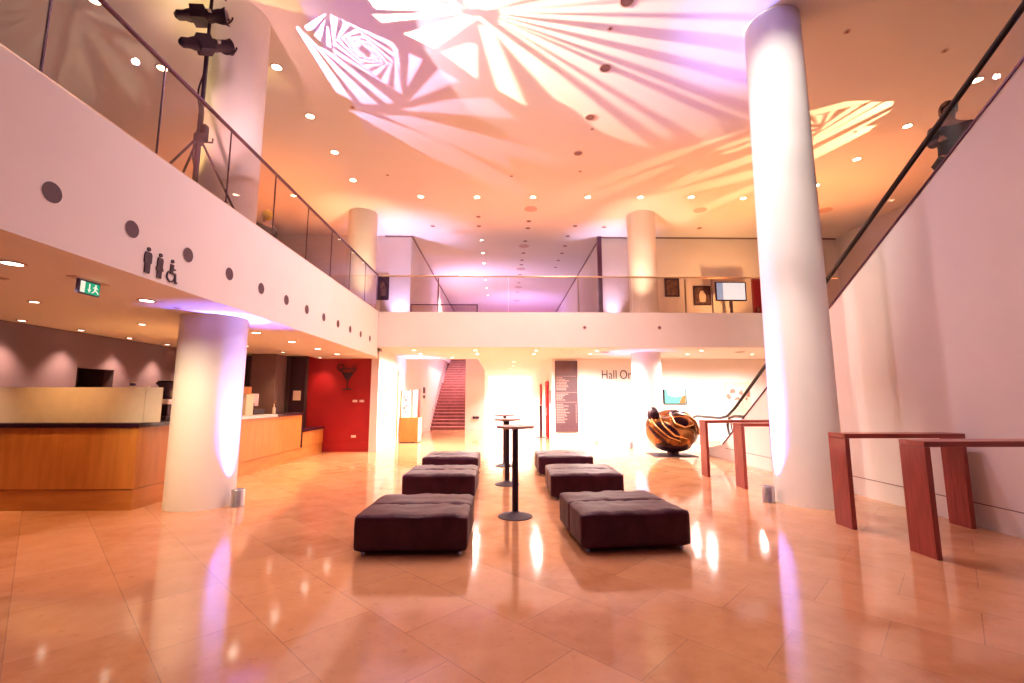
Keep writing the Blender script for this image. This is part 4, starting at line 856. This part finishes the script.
AMBER = [[(6.627,9.198),(7.253,8.827),(7.771,8.785),(7.738,8.851),(6.876,9.324)],[(8.1,8.812),(8.27,8.809),(8.353,8.94),(7.642,10.575),(7.502,10.429)],[(8.463,9.085),(8.466,9.201),(7.973,11.042),(7.807,10.819)],[(8.581,9.641),(8.611,9.889),(8.144,11.255),(7.973,11.042),(8.273,9.763)],[(7.812,8.828),(8.026,8.835),(7.573,10.253),(7.433,10.143)],[(7.505,8.988),(7.677,8.929),(7.458,9.923),(7.4,9.661)],[(7.257,9.106),(7.165,9.224),(7.386,9.674)],[(6.913,9.323),(7.102,9.272),(7.27,9.664)],[(6.857,9.544),(7.183,9.64),(6.806,9.422)],[(7.025,9.797),(7.277,9.741),(7.144,9.928)],[(7.201,10.063),(7.366,9.871),(7.325,10.201)],[(5.874,9.675),(5.549,9.943),(3.954,11.079),(1.681,13.049),(1.789,13.935),(4.166,11.445)],[(6.042,9.974),(5.337,10.676),(5.479,10.797),(6.15,10.165)],[(6.212,10.277),(5.576,10.858),(5.697,10.984),(6.309,10.449)],[(5.425,11.652),(5.379,12.558),(4.907,12.608),(5.227,11.838)],[(4.633,11.612),(2.472,14.176),(1.254,15.303),(1.199,14.595),(4.226,11.619)],[(6.503,10.795),(4.644,12.845),(5.047,12.99),(6.728,11.196)],[(6.97,11.625),(4.771,13.218),(3.752,14.052),(4.946,13.732),(7.25,12.125)],[(7.393,12.38),(5.829,15.282),(6.321,15.578),(7.625,12.793)]]
WASH = [[(-1.129,5.157),(-1.475,6.501),(-1.448,7.542),(-0.764,9.322),(1.512,11.671),(9.54,11.695),(5.515,7.665),(3.045,5.084)]]
GR = 'stage lights on the lighting stand'
projector('profile_spotlight', 'upper black stage spotlight on the lighting stand', (-4.01, 5.93, 6.93), (0.9, 7.0, 7.75), STAR, (1.0, 0.88, 0.58), 9500, 112, GR)
projector('profile_spotlight', 'lower black stage spotlight on the lighting stand', (-3.95, 5.98, 6.50), (-2.1, 7.9, 7.8), SWIRL, (1.0, 0.55, 0.85), 1700, 96, GR)
projector('profile_spotlight', 'topmost black stage spotlight on the lighting stand, cut by the picture edge', (-4.05, 5.85, 7.32), (0.8, 6.6, 7.6), WASH, (0.85, 0.78, 0.88), 2700, 125, GR)
projector('profile_spotlight', 'black stage spotlight standing beyond the escalator', (10.9, 7.9, 5.9), (5.5, 10.6, 7.8), AMBER, (1.0, 0.56, 0.26), 3600, 84, 'stage light beyond the escalator')

# lighting stand on the left balcony
ls = thing('lighting_stand', 'tall black tripod lighting stand on the left balcony', 'lighting stand', (-4.22, 5.95, 3.9))
MB().tube([(0, 0, 0.25), (0, 0, 1.6)], 0.034, 12).build('lower_tube', 'blackmatt', ls)
MB().tube([(0, 0, 1.5), (0, 0, 2.6)], 0.027, 12).build('middle_tube', 'blackmatt', ls)
MB().tube([(0, 0, 2.5), (0, 0, 3.7)], 0.021, 12).build('upper_tube', 'blackmatt', ls)
for a in (56, 155, 255):
    c, s = math.cos(math.radians(a)), math.sin(math.radians(a)); k = 0.72
    MB().tube([(0.04*c, 0.04*s, 1.15), (k*c, k*s, 0.02)], 0.016, 8).build('leg', 'blackmatt', ls)
    MB().tube([(0.04*c, 0.04*s, 0.35), (k*0.6*c, k*0.6*s, 0.42)], 0.010, 6).build('brace', 'blackmatt', ls)
MB().lathe([(0.06, 1.10), (0.065, 1.12), (0.065, 1.22), (0.05, 1.25)], n=16).build('collar', 'blackmatt', ls)
MB().bevelled(0.03, 0.10, -0.04, 0.05, 1.15, 1.38, 0.01).build('cable_box', 'blackmatt', ls)
MB().tube([(0.06, 0, 1.13), (0.19, 0, 1.12), (0.19, 0, 1.18)], 0.012, 6).build('winch_handle', 'blackmatt', ls)
MB().tube([(0.02, 0, 2.58), (0.13, 0, 2.52), (0.30, 0.02, 2.52)], 0.014, 6).build('cross_arm', 'blackmatt', ls)
MB().tube([(0.02, 0, 3.02), (0.13, 0, 3.0), (0.28, 0, 3.0)], 0.014, 6).build('cross_arm', 'blackmatt', ls)
MB().tube([(-0.05, 0, 3.42), (0.12, -0.02, 3.40)], 0.014, 6).build('cross_arm', 'blackmatt', ls)
cb = tag(MB().tube([(-4.25+0.15*math.sin(t*0.9)-0.05*t*0.0-0.08, 5.93+0.03*math.cos(t*2), 6.85-0.12*t+0.08*math.sin(2.2*t)) for t in [k*0.25 for k in range(17)]], 0.008, 6)
         .tube([(-4.22+0.05*math.cos(t*1.3), 5.90+0.04*math.sin(t), 6.3-0.2*t) for t in [k*0.5 for k in range(20)]], 0.011, 6).build('power_cable', 'blackmatt', smooth=True), 'black power cables looping down the lighting stand', 'cable')
ls2 = thing('lighting_stand', 'black lighting stand beyond the escalator', 'lighting stand', (11.1, 7.8, 3.9))
MB().tube([(0, 0, 0), (0, 0, 1.95)], 0.03, 12).build('pole', 'blackmatt', ls2)
for a in (30, 150, 270):
    c, s = math.cos(math.radians(a)), math.sin(math.radians(a))
    MB().tube([(0, 0, 0.8), (0.5*c, 0.5*s, 0.0)], 0.016, 8).build('leg', 'blackmatt', ls2)
MB().box(-1.2, 1.2, -1.2, 1.2, -0.25, -0.0)
struct('floor_right_gallery', MB().box(8.3, 13, 4, 13.1, 3.4, 3.9), 'white', 'upper floor beyond the escalator', 'floor')

# ------------------------------------------------------------------ people
def skin_mesh(name, joints, edges, m_, parent, sub=2):
    """one continuous skinned surface; joints = {key: (co, radius)}"""
    keys = list(joints); idx = {k: i for i, k in enumerate(keys)}
    me = bpy.data.meshes.new(name); me.from_pydata([joints[k][0] for k in keys], [(idx[a], idx[b]) for a, b in edges], [])
    o = bpy.data.objects.new(name, me); COL.objects.link(o)
    md = o.modifiers.new('skin', 'SKIN'); md.use_smooth_shade = True
    sv_ = me.skin_vertices[0].data
    for k in keys:
        r = joints[k][1]; sv_[idx[k]].radius = (r if isinstance(r, tuple) else (r, r)); sv_[idx[k]].use_root = (k == keys[0])
    ss = o.modifiers.new('sub', 'SUBSURF'); ss.levels = sub; ss.render_levels = sub
    me.materials.append(M[m_]); o.parent = parent
    return o
def person(label, loc, rz, hair, jacket, lean=0.0, arm=0.0):
    t = thing('person', label, 'person', loc, rz)
    J = {'pelvis': ((0, 0, 0.96), (0.16, 0.115)), 'waist': ((0, 0.0, 1.10), (0.14, 0.10)), 'chest': ((0, lean*0.5, 1.32), (0.165, 0.115)), 'collar': ((0, lean*0.9, 1.46), (0.10, 0.08)),
         'neck': ((0, lean, 1.53), 0.055), 'jaw': ((0, lean*1.2+0.02, 1.60), 0.07), 'skull': ((0, lean*1.2, 1.68), (0.078, 0.095)), 'crown': ((0, lean*1.2-0.005, 1.75), 0.06)}
    Ed = [('pelvis', 'waist'), ('waist', 'chest'), ('chest', 'collar'), ('collar', 'neck'), ('neck', 'jaw'), ('jaw', 'skull'), ('skull', 'crown')]
    for s, n_ in ((-1, 'l'), (1, 'r')):
        sh = Vector((s*0.185, lean*0.8, 1.42)); el = Vector((s*0.25, lean*0.8+0.03+arm*0.12, 1.14+arm*0.03)); wr = Vector((s*0.22, lean*0.8+0.12+arm*0.30, 0.92+arm*0.25))
        J['sh'+n_] = (sh, 0.062); J['el'+n_] = (el, 0.043); J['wr'+n_] = (wr, 0.030); d = (wr-el).normalized()
        pm = wr+d*0.055; J['pm'+n_] = (pm, (0.036, 0.018))
        Ed += [('collar', 'sh'+n_), ('sh'+n_, 'el'+n_), ('el'+n_, 'wr'+n_), ('wr'+n_, 'pm'+n_)]
        side = Vector((0, 1, 0)).cross(d).normalized(); fw = d.cross(side).normalized()
        for i, ln in enumerate((0.062, 0.072, 0.068, 0.052)):
            b = pm + fw*((i-1.5)*0.019) + d*0.03; k1, k2, k3 = (n_+'f%d%s' % (i, c) for c in 'abc')
            J[k1] = (b, 0.0095); J[k2] = (b+d*ln*0.55-side*s*0.006, 0.0085); J[k3] = (b+d*ln-side*s*0.02, 0.007)
            Ed += [('pm'+n_, k1), (k1, k2), (k2, k3)]
        J[n_+'t1'] = (wr+d*0.03+fw*0.036, 0.011); J[n_+'t2'] = (wr+d*0.065+fw*0.055, 0.009)
        Ed += [('pm'+n_, n_+'t1'), (n_+'t1', n_+'t2')]
        hp = Vector((s*0.095, 0, 0.90)); kn = Vector((s*0.11, 0.02, 0.50)); an = Vector((s*0.115, -0.01, 0.09)); toe = Vector((s*0.13, 0.14, 0.035))
        J['hp'+n_] = (hp, 0.095); J['kn'+n_] = (kn, 0.058); J['an'+n_] = (an, 0.038); J['toe'+n_] = (toe, (0.040, 0.026))
        Ed += [('pelvis', 'hp'+n_), ('hp'+n_, 'kn'+n_), ('kn'+n_, 'an'+n_), ('an'+n_, 'toe'+n_)]
    skin_mesh('body', J, Ed, 'skin', t)
    def grow(keys, g): return {k: (J[k][0], tuple(r+g for r in J[k][1]) if isinstance(J[k][1], tuple) else J[k][1]+g) for k in keys}
    jk = ['pelvis', 'waist', 'chest', 'collar', 'shl', 'ell', 'wrl', 'shr', 'elr', 'wrr']
    skin_mesh('jacket', grow(jk, 0.022), [e for e in Ed if e[0] in jk and e[1] in jk], jacket, t)
    tk = ['pelvis', 'hpl', 'knl', 'anl', 'hpr', 'knr', 'anr']
    skin_mesh('trousers', grow(tk, 0.015), [e for e in Ed if e[0] in tk and e[1] in tk], 'cloth', t)
    sk = ['anl', 'toel']; 
    for n_ in 'lr':
        skin_mesh('shoe', {k+n_: (J[k+n_][0], tuple(r+0.012 for r in J[k+n_][1]) if isinstance(J[k+n_][1], tuple) else 0.045) for k in ('an', 'toe')}, [('an'+n_, 'toe'+n_)], 'black', t, 1)
    hy = lean*1.2
    hb = blob(0.108, 0.118, 0.125, (0, hy-0.02, 1.705), 4, None, 0.10, 3)
    bmesh.ops.delete(hb.bm, geom=[v for v in hb.bm.verts if v.co.y > hy+0.045 and v.co.z < 1.72], context='VERTS')
    hb.build('hair', hair, t, smooth=True)
    f = MB(); f.tube([(0, hy+0.085, 1.69), (0, hy+0.112, 1.655)], [0.010, 0.016], 8); f.build('nose', 'skin', t, smooth=True)
    for s in (-1, 1):
        blob(0.013, 0.010, 0.009, (s*0.032, hy+0.088, 1.685), 2).build('eye', 'black', t, smooth=True)
        blob(0.010, 0.020, 0.030, (s*0.088, hy+0.005, 1.665), 2).build('ear', 'skin', t, smooth=True)
    MB().tube([(-0.024, hy+0.088, 1.622), (0, hy+0.096, 1.620), (0.024, hy+0.088, 1.622)], 0.006, 6).build('mouth', 'red', t, smooth=True)
    return t
person('person with bright blond hair in dark clothes behind the left glass balustrade', (-5.32, 9.85, 3.9), math.radians(60), 'blond', 'cloth')
person('person in dark patterned jacket standing on the escalator behind the glass', (6.38, 5.98, 3.92), math.radians(150), 'hairdark', 'patterned', lean=0.06, arm=0.8)

# fittings that belong to a part hang on that part (thing > part > sub-part)
HOLD = {'handle': ('panel', 'front_panel'), 'pale_figure': ('photograph', 'panel'), 'finger_joint': ('table_top',), 'photograph': ('frame',), 'arrow_symbol': ('face',), 'running_figure': ('face',), 'door_symbol': ('face',),
        'lettering': ('board',), 'blossoms': ('canvas',), 'stems': ('canvas',), 'pale_picture_area': ('display',), 'orange_picture_area': ('display',), 'blue_picture_strip': ('display',),
        'poster_print': ('poster_panel',), 'portafilter': ('body',), 'steam_wand': ('top_deck',), 'hopper_lid': ('hopper',), 'teal_band': ('cup_stack',), 'rocker': ('plate',), 'lens_rim': ('barrel',),
        'eye': ('body',), 'nose': ('body',), 'ear': ('body',), 'mouth': ('body',), 'winch_handle': ('collar',), 'print': ('frame',), 'monitor': ('stand',)}
for root in [o for o in bpy.data.objects if o.parent is None and o.type == 'EMPTY']:
    kids = list(root.children)
    for c in kids:
        base = c.name.split('.')[0]
        for host in HOLD.get(base, ()):
            h = next((k for k in kids if k.name.split('.')[0] == host and k is not c), None)
            if h and h.parent is root and h.location.length < 1e-6: c.parent = h; break
